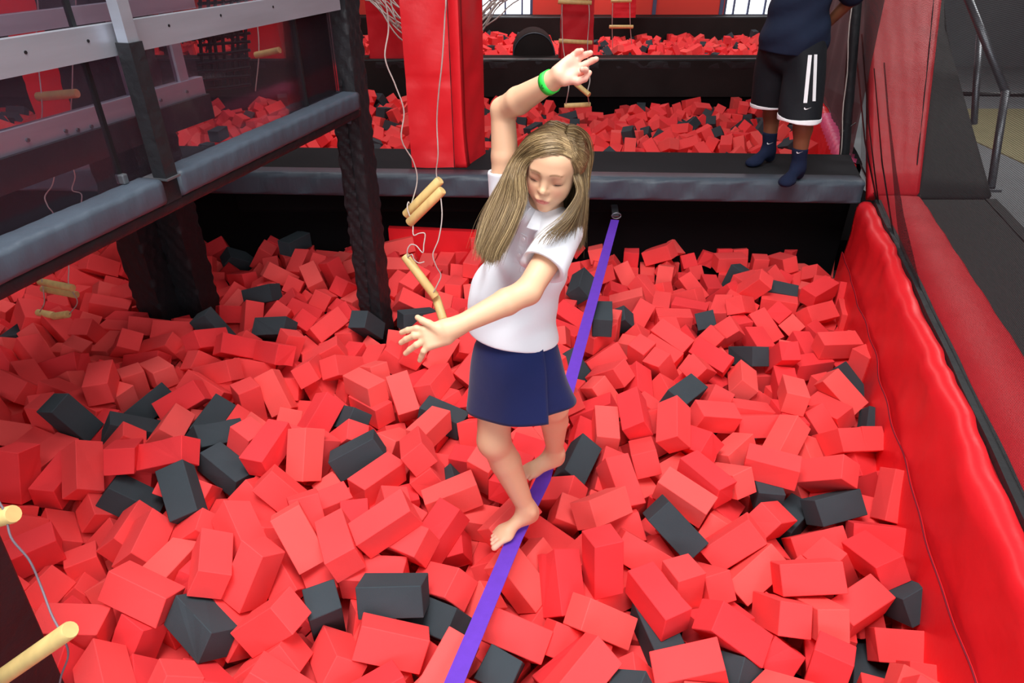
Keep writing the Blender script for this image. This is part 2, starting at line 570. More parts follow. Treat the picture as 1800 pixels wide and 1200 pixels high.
# padded drum on the second walkway
dr = thing('padded_drum', 'black padded drum lying behind the second walkway left of a red pillar', 'drum', (.3, 9.3, .3))
cx = Y(938, 105, 9.3).x
V, F = [], []
nn = 40
for (r_, y_) in ((.0, 9.14), (.235, 9.14), (.262, 9.16), (.27, 9.2), (.27, 9.75), (.0, 9.76)):
    for i in range(nn):
        a = 2 * math.pi * i / nn
        V.append((cx + r_ * math.cos(a), y_, .50 + r_ * math.sin(a)))
for j in range(5):
    for i in range(nn):
        F.append((j * nn + i, j * nn + (i + 1) % nn, (j + 1) * nn + (i + 1) % nn, (j + 1) * nn + i))
mesh_obj('drum_body', V, F, M['brown_black'], dr, True)
MB().tube([(cx + .262 * math.cos(2 * math.pi * i / 48), 9.15, .50 + .262 * math.sin(2 * math.pi * i / 48)) for i in range(49)], .008, 6).build('rim_piping', M['vinyl_dark'], dr, True)

# ---------------------------------------------------------------- red padded barrier right of the pit
def barrier(name_label, y0, y1, seed, step=.025):
    t = thing('padded_barrier', name_label, 'barrier', (wallx((y0 + y1) / 2), (y0 + y1) / 2, FLOOR))
    rn = random.Random(seed)
    ph = [rn.uniform(0, 6.28) for _ in range(12)]
    prof = [(-.006, -.44), (-.004, -.1), (-.004, .02), (.004, .10), (.006, .20), (.006, .30), (.004, .345), (.006, .375), (.016, .40), (.034, .415), (.055, .42), (.078, .418), (.088, .40), (.09, -.44)]
    n_ = int((y1 - y0) / step)
    V, F = [], []
    for k in range(n_ + 1):
        y = y0 + (y1 - y0) * k / n_
        p = Vector((wallx(y), y, 0))
        for j, (o_, z_) in enumerate(prof):
            w = 0
            if 0 < j < 12:
                w = .005 * math.sin(y * 5 + z_ * 6 + ph[0]) + .0035 * math.sin(y * 13 - z_ * 18 + ph[1]) + .0022 * math.sin(y * 31 + z_ * 7 + ph[2])
                w += .004 * math.sin(y * 9 + ph[3]) * (1 if 6 <= j <= 9 else 0)
                if j >= 6:
                    w += .0015 * math.sin(y * 37 + ph[4] + 2 * math.sin(y * 6)) 
            V.append(p + WNRM * (o_ + w) + Vector((0, 0, z_ + (w * .8 if j >= 7 else 0))))
    m_ = len(prof)
    for k in range(n_):
        for j in range(m_ - 1):
            F.append((k * m_ + j, (k + 1) * m_ + j, (k + 1) * m_ + j + 1, k * m_ + j + 1))
    F.append(tuple(range(m_))); F.append(tuple(n_ * m_ + j for j in range(m_))[::-1])
    mesh_obj('vinyl_cover', V, F, M['vinyl_red'], t, True)
    # lower flap and its cord
    V, F, cord = [], [], []
    for k in range(n_ + 1):
        y = y0 + (y1 - y0) * k / n_
        wv = .006 * math.sin(y * 7 + ph[5]) + .004 * math.sin(y * 19 + ph[6])
        zt = .075 + .012 * math.sin(y * 3 + ph[7]) + .005 * math.sin(y * 16 + ph[8])
        p = Vector((wallx(y), y, 0))
        V += [p + WNRM * (-.014 + wv) + Vector((0, 0, -.3)), p + WNRM * (-.016 + wv) + Vector((0, 0, zt)), p + WNRM * (-.009 + wv) + Vector((0, 0, zt + .002)), p + WNRM * (-.006 + wv) + Vector((0, 0, -.3))]
        cord.append(p + WNRM * (-.015 + wv) + Vector((0, 0, zt + .003)))
    for k in range(n_):
        for j in range(4):
            F.append((k * 4 + j, (k + 1) * 4 + j, (k + 1) * 4 + (j + 1) % 4, k * 4 + (j + 1) % 4))
    mesh_obj('lower_flap', V, F, M['vinyl_red'], t, False)
    MB().tube(cord, .0028, 6).build('hem_cord', mat('dark_red_cord', (120, 20, 40), .5), t, True)
    V, F = [], []
    for k in range(n_ + 1):
        y = y0 + (y1 - y0) * k / n_
        p = Vector((wallx(y), y, 0)) + WNRM * (.008 * 0)
        wv = .002 * math.sin(y * 11 + ph[9])
        V += [p + WNRM * (.084 + wv) + Vector((0, 0, .402)), p + WNRM * (.086 + wv) + Vector((0, 0, .428)), p + WNRM * (.122 + wv) + Vector((0, 0, .430)), p + WNRM * (.122 + wv) + Vector((0, 0, .30))]
    for k in range(n_):
        for j in range(4):
            F.append((k * 4 + j, (k + 1) * 4 + j, (k + 1) * 4 + (j + 1) % 4, k * 4 + (j + 1) % 4))
    s_ = mesh_obj('edge_strap', V, F, M['vinyl_black'], t, False)
    s_['label'] = 'black strap along the outer top edge'
    return t
barrier('long low red vinyl barrier along the right side of the near pit', .35, 4.03, 3)
barrier('red vinyl barrier continuing beside the middle pit behind the man', 4.78, 8.66, 8)

# trampoline court beyond the netting
court = thing('trampoline_frame', 'red padded trampoline frame with black jumping mats beyond the netting', 'trampoline', (2.4, 3, FLOOR))
def off(y, n_, z=0):
    return Vector((wallx(y), y, z)) + Vector((n_, 0, 0))
ys = [.2 + i * .1 for i in range(40)]
V, F = [], []
pp = [(.125, .30), (.125, .405), (.14, .42), (.26, .424), (.39, .42), (.41, .405), (.41, .30)]
for k, y in enumerate(ys):
    for j, (n_, z_) in enumerate(pp):
        V.append(off(y, n_, z_ + .004 * math.sin(y * 17 + j) * (0 < j < 6)))
for k in range(len(ys) - 1):
    for j in range(len(pp) - 1):
        F.append((k * 7 + j, (k + 1) * 7 + j, (k + 1) * 7 + j + 1, k * 7 + j + 1))
mesh_obj('frame_pad', V, F, M['vinyl_red_far'], court, True)
MB().hexa([off(.2, .40, .36), off(.2, .90, .36), off(4.1, .86, .36), off(4.1, .40, .36)], [off(.2, .40, .395), off(.2, .90, .395), off(4.1, .86, .395), off(4.1, .40, .395)]).build('jumping_mat', M['mat_black'], court)
MB().hexa([off(.2, .86, FLOOR), off(.2, .93, FLOOR), off(4.1, .89, FLOOR), off(4.1, .82, FLOOR)], [off(.2, .86, .40), off(.2, .93, .40), off(4.1, .89, .40), off(4.1, .82, .40)]).build('side_skirt', M['mat_black'], court)
# sloping end: red pad and black mat
SP0, SN = Vector((0, 4.12, .42)), Vector((0, -.45, 1)).normalized()
def sl(px, py):
    return plane_hit(px, py, SP0, SN)
def thick_quad(q, d, name, m, parent, n=14, wob=.006):
    V, F = [], []
    for j in range(n + 1):
        for i in range(n + 1):
            a = q[0].lerp(q[1], i / n); b = q[3].lerp(q[2], i / n)
            p = a.lerp(b, j / n)
            V.append(p + d * wob * (math.sin(i * 1.9 + j * .8) + math.sin(j * 2.3)) / 2 * (0 < i < n))
    N_ = len(V)
    V += [v - d * .07 for v in V[:N_]]
    for j in range(n):
        for i in range(n):
            a = j * (n + 1) + i
            F.append((a, a + 1, a + n + 2, a + n + 1)); F.append((a + N_, a + n + 1 + N_, a + n + 2 + N_, a + 1 + N_))
    rim = [i for i in range(n + 1)] + [j * (n + 1) + n for j in range(1, n + 1)] + [n * (n + 1) + i for i in range(n - 1, -1, -1)] + [j * (n + 1) for j in range(n - 1, 0, -1)]
    for k in range(len(rim)):
        a, b = rim[k], rim[(k + 1) % len(rim)]
        F.append((a, a + N_, b + N_, b))
    return mesh_obj(name, V, F, m, parent, True)
b0, b1 = sl(1500, 338), sl(1616, 338)
b0.x = max(b0.x, wallx(4.1) + .10)
t1, t0 = sl(1662, -60), sl(1560, -60)
t0.x = wallx(t0.y) + .16
thick_quad([b0, b1, t1, t0], SN, 'sloping_pad', M['vinyl_red_far'], court)
c0, c1 = sl(1606, -30), sl(1575, 300)
MB().tube([sl(1645, -40), sl(1632, 100), sl(1612, 290)], .004, 5).build('pad_seam', M['vinyl_black'], court)
q = [sl(1617, 338), sl(1748, 338), sl(1664, 42), sl(1662, -60)]
for v in q:
    v -= SN * .03
thick_quad(q, SN, 'sloping_mat', M['mat_black'], court, wob=.0)
# steel legs and brace
def fp(px, py, y):
    return Y(px, py, y)
st = [(fp(1695, -20, 5.6), fp(1770, 168, 5.2)), (fp(1768, 160, 5.2), fp(1742, 330, 4.9)), (fp(1722, 60, 6.4), fp(1712, 218, 6.0)), (fp(1690, 122, 6.4), fp(1680, 120, 6.4))]
for a, b in st[:3]:
    MB().tube([a, b], .028, 10).build('steel_leg', M['steel'], court, True)
MB().tube([fp(1690, 165, 6.2), fp(1860, 168, 6.2)], .018, 8).build('steel_brace', M['gasket'], court, True)
MB().box(fp(1742, 332, 4.9), (.10, .10, .02)).build('foot_plate', M['steel'], court)

# ---------------------------------------------------------------- netting between the pits and the court
def net_material(wx=.22, wy=.20, rgb=(22, 22, 30)):
    m = bpy.data.materials.new('black_netting')
    m.use_nodes = True
    nt = m.node_tree
    b = nt.nodes['Principled BSDF']
    b.inputs['Base Color'].default_value = lin(rgb) + (1,)
    b.inputs['Roughness'].default_value = .7
    uv = nt.nodes.new('ShaderNodeUVMap')
    sp = nt.nodes.new('ShaderNodeSeparateXYZ')
    nt.links.new(uv.outputs[0], sp.inputs[0])
    def line(sock, w):
        f_ = nt.nodes.new('ShaderNodeMath'); f_.operation = 'FRACT'
        nt.links.new(sock, f_.inputs[0])
        l = nt.nodes.new('ShaderNodeMath'); l.operation = 'LESS_THAN'
        nt.links.new(f_.outputs[0], l.inputs[0]); l.inputs[1].default_value = w
        return l
    a, c = line(sp.outputs['X'], wx), line(sp.outputs['Y'], wy)
    mx = nt.nodes.new('ShaderNodeMath'); mx.operation = 'MAXIMUM'
    nt.links.new(a.outputs[0], mx.inputs[0]); nt.links.new(c.outputs[0], mx.inputs[1])
    nt.links.new(mx.outputs[0], b.inputs['Alpha'])
    return m
M['net'] = net_material()
M['net_dense'] = net_material(.74, .72, (66, 50, 56))
CELL = .0062
def net_sheet(name, y0, y1, f, parent, nu=160, nv=24, zt=2.6, z0=.40, m='net'):
    V, F, UV = [], [], []
    for i in range(nu + 1):
        y = y0 + (y1 - y0) * i / nu
        for j in range(nv + 1):
            t = j / nv
            z = z0 + (zt - z0) * t
            V.append(f(y, z, t)); UV.append(((y - y0) / CELL, (z - z0) / CELL))
    for i in range(nu):
        for j in range(nv):
            a = i * (nv + 1) + j
            F.append((a, a + nv + 1, a + nv + 2, a + 1))
    o = mesh_obj(name, V, F, M[m], parent, True)
    ul = o.data.uv_layers.new(name='UVMap')
    for p in o.data.polygons:
        for li in p.loop_indices:
            ul.data[li].uv = UV[o.data.loops[li].vertex_index]
    return o
net = thing('safety_net', 'fine black mesh netting rising from the near red barrier to the ceiling', 'net', (wallx(2) + .1, 2, .42))
def nf(y, z, t):
    lean = -.27 * max(0, min(1, (y - 1.8) / 2.9)) * min(1.3, max(0, (z - .42) / 1.08))
    fold = .004 * math.sin(y * 9 + 2 * math.sin(y * 3)) * (1 - .3 * t) * min(1, 3 * t)
    gather = .003 * math.sin(y * 38) * math.exp(-((y - 3.5) / .45) ** 2)
    return Vector((wallx(y) + .115 + lean + fold + gather, y, z))
net_sheet('netting', .35, 4.75, nf, net, zt=5.2, nv=40)
# gathered seams running down the near netting
def net_pt(px, py):
    r = ray(px, py)
    lo, hi = .8, 6.0
    for _ in range(40):
        m_ = (lo + hi) / 2
        p = Vector((0, 0, CAM_H)) + r * m_
        if p.x < nf(p.y, max(p.z, .42), 0).x:
            lo = m_
        else:
            hi = m_
    p = Vector((0, 0, CAM_H)) + r * lo
    return p - WNRM * .005
M['net_fold'] = net_material(.5, .5, (20, 18, 26))
for tr in (((1516, 60, 1.5), (1529, 220, 1.2), (1546, 360, 1.3), (1566, 490, 1.5)),
           ((1538, 120, 1.0), (1552, 285, 1.4), (1570, 400, 1.6), (1600, 560, 1.8)),
           ((1508, 110, 1.6), (1522, 250, 1.4), (1538, 330, 1.6), (1556, 420, 1.6))):
    pts = []
    V, F = [], []
    for i in range(len(tr) - 1):
        for k in range(8):
            t = k / 8
            x_, y_, w_ = [tr[i][c] * (1 - t) + tr[i + 1][c] * t for c in range(3)]
            V += [net_pt(x_ - w_, y_), net_pt(x_ + w_, y_)]
    for j in range(len(V) // 2 - 1):
        F.append((2 * j, 2 * j + 1, 2 * j + 3, 2 * j + 2))
    mesh_obj('net_seam', V, F, M['gasket'], net)
V, F, UV = [], [], []
tr = ((1556, 110, 1.2), (1563, 200, 1.6), (1574, 300, 3.5), (1584, 380, 7), (1597, 450, 11), (1612, 530, 14), (1640, 650, 17), (1680, 800, 20), (1735, 960, 22))
for i in range(len(tr) - 1):
    for k in range(10):
        t = k / 10
        x_, y_, w_ = [tr[i][c] * (1 - t) + tr[i + 1][c] * t for c in range(3)]
        for u in (-1, -.33, .33, 1):
            p = net_pt(x_ + u * w_, y_)
            V.append(p - WNRM * .004 * (u in (-.33, .33))); UV.append((p.y / .0048, p.z / .0048 + p.y * 90))
for j in range(len(V) // 4 - 1):
    for c in range(3):
        q = 4 * j + c
        F.append((q, q + 1, q + 5, q + 4))
gf = mesh_obj('gathered_fold', V, F, M['net_fold'], net, True)
ul = gf.data.uv_layers.new(name='UVMap')
for p in gf.data.polygons:
    for li in p.loop_indices:
        ul.data[li].uv = UV[gf.data.loops[li].vertex_index]
MB().tube([nf(.35 + 4.4 * i / 80, .425, 0) for i in range(81)], .006, 6).build('bottom_cord', M['gasket'], net, True)
net2 = thing('safety_net', 'dark netting stretched behind the man beside the middle foam pit', 'net', (wallx(6.5) + .1, 6.5, .42))
def nf2(y, z, t):
    return Vector((wallx(y) + .06 - .13 * t * 2 * max(0, 1 - (y - 4.8) / 3) + .01 * math.sin(y * 9), y, z))
net_sheet('netting', 4.84, 9.0, nf2, net2, zt=5.2, nu=100, m='net_dense')
MB().tube([nf2(4.84 + 4.1 * i / 60, .425, 0) for i in range(61)], .006, 6).build('bottom_cord', M['gasket'], net2, True)
p0, p1 = Y(1483, 285, 4.78), Y(1506, -10, 4.78)
dp = (p1 - p0).normalized()
post = thing('net_post', 'slim black padded post at the far right corner of the near walkway', 'post', (p0.x, p0.y, .52))
MB().tube([Vector((p0.x, p0.y, FLOOR)), p0, p0 + dp * 1.0, p0 + dp * 2.6], .035, 12).build('padded_sleeve', M['vinyl_black'], post, True)
MB().tube([p0 + dp * .22 + Vector((-.04, -.02, 0)), p0 + dp * .29 + Vector((.05, -.03, 0))], .004, 6).build('cable_tie', M['gasket'], post)
# thin pale tube standing in for the lit slit beside the post
MB().tube([p0 + Vector((-.045, -.03, .02)) + dp * (i * .1) + Vector((.006 * math.sin(i * 1.3), 0, 0)) for i in range(22)], .004, 5).build('lit_slit_strip', M['rope'], post, True)
# strip painting the pink highlight along the barrier top behind the man
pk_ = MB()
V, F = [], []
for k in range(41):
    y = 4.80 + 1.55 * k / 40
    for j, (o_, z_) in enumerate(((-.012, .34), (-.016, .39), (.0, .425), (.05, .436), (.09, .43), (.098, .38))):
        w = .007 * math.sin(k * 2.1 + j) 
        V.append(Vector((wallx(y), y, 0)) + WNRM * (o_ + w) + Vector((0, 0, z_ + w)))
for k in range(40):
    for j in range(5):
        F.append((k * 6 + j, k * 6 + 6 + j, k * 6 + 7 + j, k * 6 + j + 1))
o_ = mesh_obj('barrier_highlight', V, F, M['pink'], None, True)
tag(o_, 'painted pink highlight along the red barrier top just behind the man', 'cover')

# ---------------------------------------------------------------- red padded pillars
def pillar(x0, x1, y0, y1, z0, z1, label, seed, crease=(), fine=True, m='vinyl_red', flare=.02, name='padded_pillar', skew=0):
    t = thing(name, label, 'pillar', ((x0 + x1) / 2, (y0 + y1) / 2, z0))
    rn = random.Random(seed)
    ph = [rn.uniform(0, 6.28) for _ in range(8)]
    nz = int((z1 - z0) / .03)
    nx_, ny_ = 10, 8
    ring = []
    for i in range(nx_):
        ring.append((x0 + (x1 - x0) * i / nx_, y0, 0, -1))
    for i in range(ny_):
        ring.append((x1, y0 + (y1 - y0) * i / ny_, 1, 0))
    for i in range(nx_):
        ring.append((x1 - (x1 - x0) * i / nx_, y1, 0, 1))
    for i in range(ny_):
        ring.append((x0, y1 - (y1 - y0) * i / ny_, -1, 0))
    V, F = [], []
    n_ = len(ring)
    for k in range(nz + 1):
        z = z0 + (z1 - z0) * k / nz
        fl_ = flare * max(0, 1 - (z - z0) / .35) ** 2
        for i, (x, y, a, b) in enumerate(ring):
            w = .004 * math.sin(z * 9 + i * .6 + ph[0]) + .003 * math.sin(z * 23 - i * .9 + ph[1]) + fl_
            for c_ in crease:
                w -= .007 * math.exp(-((z - c_ - .004 * math.sin(i)) / .012) ** 2)
            V.append((x + a * w + skew * (y - y0), y + b * w, z))
    for k in range(nz):
        for i in range(n_):
            F.append((k * n_ + i, k * n_ + (i + 1) % n_, (k + 1) * n_ + (i + 1) % n_, (k + 1) * n_ + i))
    F.append(tuple(range(n_))[::-1]); F.append(tuple(nz * n_ + i for i in range(n_)))
    shade_auto(mesh_obj('vinyl_cover', V, F, M[m], t), 50)
    # overlapping closing flap down the front right edge
    if fine:
        fb = MB()
        V, F = [], []
        xs_ = x1 - .052
        for k in range(nz + 1):
            z = z0 + .002 + (z1 - z0) * k / nz
            w = .0035 * math.sin(z * 19 + ph[2]) + .002 * math.sin(z * 47 + ph[3])
            fl_ = flare * max(0, 1 - (z - z0) / .35) ** 2
            V += [(xs_ + w, y0 - .007 - fl_, z), (x1 + .006 + fl_, y0 - .007 - fl_, z), (x1 + .013 + fl_ + skew * .03, y0 + .03, z)]
        for k in range(nz):
            for j in range(2):
                F.append((k * 3 + j, k * 3 + j + 1, k * 3 + 4 + j, k * 3 + 3 + j))
        f_ = shade_auto(mesh_obj('closing_flap', V, F, M[m], t, True), 30)
        so_ = f_.modifiers.new('t', 'SOLIDIFY'); so_.thickness = .004; so_.offset = 0
        MB().tube([(xs_ - .002, y0 - .008 - flare * max(0, 1 - (z0 + i * .05 - z0) / .35) ** 2, z0 + i * .05) for i in range(int((z1 - z0) / .05))], .0022, 5).build('seam', M['vinyl_black'], t, True)
    return t
pillar(-.66, -.325, 4.385, 4.74, .52, 3.2, 'tall bright red vinyl pillar standing on the near walkway', 1, crease=(1.06, .62, 1.7), skew=.38)
a = Y(128, 297, 4.60); b = Y(183, 297, 4.60)
pillar(a.x - .12, b.x, 4.60, 4.92, .52, 3.2, 'red vinyl pillar seen through the clear panels at left, on the near walkway', 2, crease=(1.0,))
def far_pillar(pa, pb, ybase, Yp, z0, label, seed, m='vinyl_red_far', dep=.3):
    a, b = Y(pa, ybase, Yp), Y(pb, ybase, Yp)
    return pillar(a.x, b.x, Yp, Yp + dep, z0, 3.2, label, seed, crease=(1.0, 1.5), fine=False, m=m)
far_pillar(652, 712, 110, 8.78, .52, 'deep red pillar on the second walkway behind the bright one', 3)
far_pillar(986, 1040, 105, 8.78, .52, 'deep red pillar on the second walkway with a rope ladder before it', 4)
far_pillar(436, 498, 104, 8.78, .52, 'red pillar on the second walkway seen through the clear panel, nearer the grey net', 5, m='vinyl_red')
far_pillar(520, 574, 104, 8.78, .52, 'red pillar on the second walkway just left of the black corner post', 6)
a, b = Y(1080, 25, 13.2), Y(1116, 25, 13.2)
o_ = pillar(a.x, b.x, 13.2, 13.5, Y(1100, 31, 13.2).z, 3.2, 'far red pleated padding hanging before the back wall', 7, crease=(.45, .55, .65, .75), fine=False, m='vinyl_red_far', name='hanging_pad')

# ---------------------------------------------------------------- black framed clear barrier at left
LS = .268
def lx(y, o=0):
    return -1.70 + o + LS * y
LA = math.atan(LS)
LD = Vector((math.sin(LA), math.cos(LA), 0)); LN = Vector((math.cos(LA), -math.sin(LA), 0))
def lp(y, n_=0, z=0, o=0):
    return Vector((lx(y, o), y, z)) + LN * n_
LR = Matrix.Rotation(-LA, 3, 'Z')
def glass_material():
    m = bpy.data.materials.new('clear_polycarbonate')
    m.use_nodes = True
    nt = m.node_tree
    out = nt.nodes['Material Output']
    nt.nodes.remove(nt.nodes['Principled BSDF'])
    tr = nt.nodes.new('ShaderNodeBsdfTransparent'); tr.inputs[0].default_value = (.95, .91, .95, 1)
    df = nt.nodes.new('ShaderNodeBsdfDiffuse'); df.inputs[0].default_value = lin((150, 130, 150)) + (1,)  # lilac veil painting the hazy reflection on the panels
    gl = nt.nodes.new('ShaderNodeBsdfGlossy'); gl.inputs['Roughness'].default_value = .06
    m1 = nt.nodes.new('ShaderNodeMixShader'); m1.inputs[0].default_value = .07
    m2 = nt.nodes.new('ShaderNodeMixShader')
    fr_ = nt.nodes.new('ShaderNodeFresnel'); fr_.inputs[0].default_value = 1.18
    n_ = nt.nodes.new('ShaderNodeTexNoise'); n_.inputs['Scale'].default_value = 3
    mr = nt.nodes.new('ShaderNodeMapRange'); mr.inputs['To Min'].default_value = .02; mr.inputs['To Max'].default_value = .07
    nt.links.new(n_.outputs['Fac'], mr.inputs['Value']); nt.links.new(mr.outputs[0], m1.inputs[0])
    nt.links.new(tr.outputs[0], m1.inputs[1]); nt.links.new(df.outputs[0], m1.inputs[2])
    nt.links.new(fr_.outputs[0], m2.inputs[0]); nt.links.new(m1.outputs[0], m2.inputs[1]); nt.links.new(gl.outputs[0], m2.inputs[2])
    nt.links.new(m2.outputs[0], out.inputs['Surface'])
    return m
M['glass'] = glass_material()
def beam(mb, ya, yb, n0, n1, z0, z1, o=0, mi=0):
    mb.hexa([lp(ya, n0, z0, o), lp(ya, n1, z0, o), lp(yb, n1, z0, o), lp(yb, n0, z0, o)], [lp(ya, n0, z1, o), lp(ya, n1, z1, o), lp(yb, n1, z1, o), lp(yb, n0, z1, o)], mi)
    return mb
def soft_rail(name, ya, yb, n0, n1, z0, z1, m, parent, seed, o=0, r=.016, label=None):
    rn = random.Random(seed); ph = [rn.uniform(0, 6.28) for _ in range(5)]
    cs = []
    for (cn, cz_, a0) in ((n1 - r, z1 - r, 0), (n0 + r, z1 - r, 90), (n0 + r, z0 + r, 180), (n1 - r, z0 + r, 270)):
        for k in range(4):
            a = R(a0 + 30 * k)
            cs.append((cn + r * math.cos(a), cz_ + r * math.sin(a)))
    L = (yb - ya); n_ = max(2, int(L / .02))
    V, F = [], []
    for k in range(n_ + 1):
        y = ya + L * k / n_
        for j, (q_, z_) in enumerate(cs):
            w = .0012 * math.sin(y * 34 + j * .9 + ph[0]) + .0012 * math.sin(y * 91 - j * .7 + ph[1]) + .001 * math.sin(y * 11 + ph[2])
            if k in (0, n_):
                w = 0
            V.append(lp(y, q_ + w, z_ + w * .8, o))
    m_ = len(cs)
    for k in range(n_):
        for j in range(m_):
            F.append((k * m_ + j, (k + 1) * m_ + j, (k + 1) * m_ + (j + 1) % m_, k * m_ + (j + 1) % m_))
    F.append(tuple(range(m_))); F.append(tuple(n_ * m_ + j for j in range(m_))[::-1])
    ob = mesh_obj(name, V, F, m, parent, True)
    if label:
        ob['label'] = label
    return ob
bar = thing('clear_barrier', 'near clear-panelled barrier with slate padded rail and pale metal bar', 'barrier', (lx(2), 2, 1.1))
soft_rail('padded_rail', .15, 2.02, .0, .095, 1.125, 1.205, M['vinyl_dark'], bar, 4, label='slate grey padded rail')
soft_rail('padded_rail', 2.10, 3.32, .0, .095, 1.125, 1.205, M['vinyl_dark'], bar, 5, label='slate grey padded rail')
soft_rail('lower_beam', .15, 3.36, -.005, .070, 1.08, 1.128, M['vinyl_black'], bar, 6)
beam(MB(), 2.02, 2.10, .004, .078, 1.12, 1.198).build('rail_joint', M['vinyl_black'], bar)
beam(MB(), .15, 3.34, .012, .040, 1.55, 1.632).build('metal_bar', M['alu'], bar)['label'] = 'pale brushed metal bar'
for px, py in ((45, 92), (155, 72), (217, 60), (297, 45), (388, 27), (480, 12)):
    p = plane_hit(px, py, lp(1, .0405), LN)
    MB().tube([p - LN * .004, p + LN * .0012], .0042, 12).build('bolt_hole', M['gasket'], bar)
beam(MB(), 2.035, 2.085, .052, .098, 1.195, 1.585).build('padded_post', M['vinyl_black'], bar)['label'] = 'black sleeved upright'
beam(MB(), 2.042, 2.082, .055, .090, 1.585, 2.6).build('metal_upright', M['alu'], bar)
MB().box(lp(2.06, .06, 1.199), (.09, .06, .006), LR).build('base_plate', M['steel'], bar)
for (ya, yb) in ((.15, 1.955), (1.965, 3.0), (3.01, 3.30)):
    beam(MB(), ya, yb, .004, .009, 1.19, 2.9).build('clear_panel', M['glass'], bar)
for y_ in (1.45, 1.96, 3.005):
    beam(MB(), y_ - .006, y_ + .006, .000, .013, 1.19, 2.9).build('panel_seal', M['gasket'], bar)
p = lp(1.96, .012, 1.22)
MB().box(p, (.03, .02, .03), LR, bev=.004).build('panel_clip', M['steel'], bar)
# second frame farther left
O2 = -.66
bar2 = thing('clear_barrier', 'second metal framed clear barrier seen through the first, farther left', 'barrier', (lx(2, O2), 2, 1.1))
beam(MB(), .6, 3.30, .0, .04, 1.20, 1.275, O2).build('metal_bar', M['alu'], bar2)
beam(MB(), .6, 3.36, .0, .04, 1.555, 1.615, O2).build('metal_bar', M['alu'], bar2)
beam(MB(), .6, 3.30, .0, .06, 1.09, 1.20, O2).build('lower_beam', M['vinyl_black'], bar2)
for (px, py, wd_) in ((243, 130, .07), (322, 110, .055)):
    p = plane_hit(px, py, lp(1, .02, 0, O2), LN)
    beam(MB(), p.y - wd_, p.y, .006, .034, 1.275, 1.555, O2).build('metal_upright', M['alu'], bar2)
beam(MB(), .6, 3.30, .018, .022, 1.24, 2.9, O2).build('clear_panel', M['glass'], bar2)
for px, py in ((48, 246), (115, 230), (136, 228), (160, 222), (282, 176), (328, 161)):
    p = plane_hit(px, py, lp(1, .041, 0, O2), LN)
    MB().tube([p, p + LN * .006], .007, 8).build('bolt', M['steel'], bar2)

def sleeve_post(cx, cy, w, z0, z1, label, seed, rough=True, name='padded_post'):
    t = thing(name, label, 'post', (cx, cy, z0))
    rn = random.Random(seed); ph = [rn.uniform(0, 6.28) for _ in range(6)]
    ring = []
    n_ = 8
    for s_ in range(4):
        for i in range(n_):
            u = -1 + 2 * i / n_
            x, y = ((u, -1), (1, u), (-u, 1), (-1, -u))[s_]
            ring.append((x, y))
    nz = int((z1 - z0) / .012)
    V, F = [], []
    for k in range(nz + 1):
        z = z0 + (z1 - z0) * k / nz
        for i, (x, y) in enumerate(ring):
            r2 = max(abs(x), abs(y)); l_ = math.hypot(x, y)
            f_ = 1 - .10 * max(0, l_ - 1.15)
            w_ = .0025 * math.sin(z * 70 + i * 1.7 + ph[0] + 2 * math.sin(z * 13)) + .002 * math.sin(z * 33 - i * 2.3 + ph[1])
            q_ = Vector((x, y, 0)) * (w / 2 * f_ + w_)
            q_ = LN * q_.x + LD * q_.y
            V.append(Vector((cx, cy, z)) + q_)
    m_ = len(ring)
    for k in range(nz):
        for i in range(m_):
            F.append((k * m_ + i, k * m_ + (i + 1) % m_, (k + 1) * m_ + (i + 1) % m_, (k + 1) * m_ + i))
    F.append(tuple(range(m_))[::-1]); F.append(tuple(nz * m_ + i for i in range(m_)))
    shade_auto(mesh_obj('vinyl_sleeve', V, F, M['vinyl_black'], t), 60)
    return t
cp = sleeve_post(-.80, 3.45, .140, FLOOR, 5.1, 'tall black padded corner post at the end of the slate rail', 1)
for (n_, z_, sx, sz) in ((-.02, 1.165, .075, .05), (.0, 1.10, .06, .12), (-.045, 1.30, .03, .03)):
    c_ = Vector((-.80, 3.45, z_)) - LD * .0755 + LN * n_
    MB().box(c_, (sx, .003, sz), LR, bev=.001).build('tape_patch', M['vinyl_dark'], cp)
V, F = [], []
for k in range(120):
    z = FLOOR + .3 + k * .012
    for i in range(5):
        w_ = .004 * math.sin(z * 95 + i * 1.8 + 2 * math.sin(z * 20)) + .002 * math.sin(z * 210 + i)
        V.append(Vector((-.80, 3.45, z)) - LD * (.0765 + w_ + .002) + LN * (-.048 + i * .014))
for k in range(119):
    for i in range(4):
        a_ = k * 5 + i
        F.append((a_, a_ + 1, a_ + 6, a_ + 5))
mesh_obj('wrinkled_strip', V, F, M['vinyl_black'], cp, True)
sleeve_post(-2.12, 3.55, .175, FLOOR, 5.1, 'thick black padded post under the rail, left of its twin', 2)
sleeve_post(-1.925, 3.64, .165, FLOOR, 5.1, 'thick black padded post under the rail, right of its twin', 3)
# near left foreground post
nb_ = MB()
np_ = thing('padded_post', 'black padded post cut off by the bottom left picture corner', 'post', (-1.45, .95, FLOOR))
nb_.hexa([(-1.60, .78, FLOOR), (-1.39, .78, FLOOR), (-1.325, 1.12, FLOOR), (-1.60, 1.12, FLOOR)], [(-1.52, .78, 1.05), (-1.29, .78, 1.05), (-1.185, 1.12, 1.05), (-1.52, 1.12, 1.05)])
nb_.build('vinyl_sleeve', M['vinyl_black'], np_)
MB().tube([(-1.335, 1.122, FLOOR), (-1.19, 1.122, 1.05)], .006, 6).build('sleeve_seam', M['gasket'], np_)
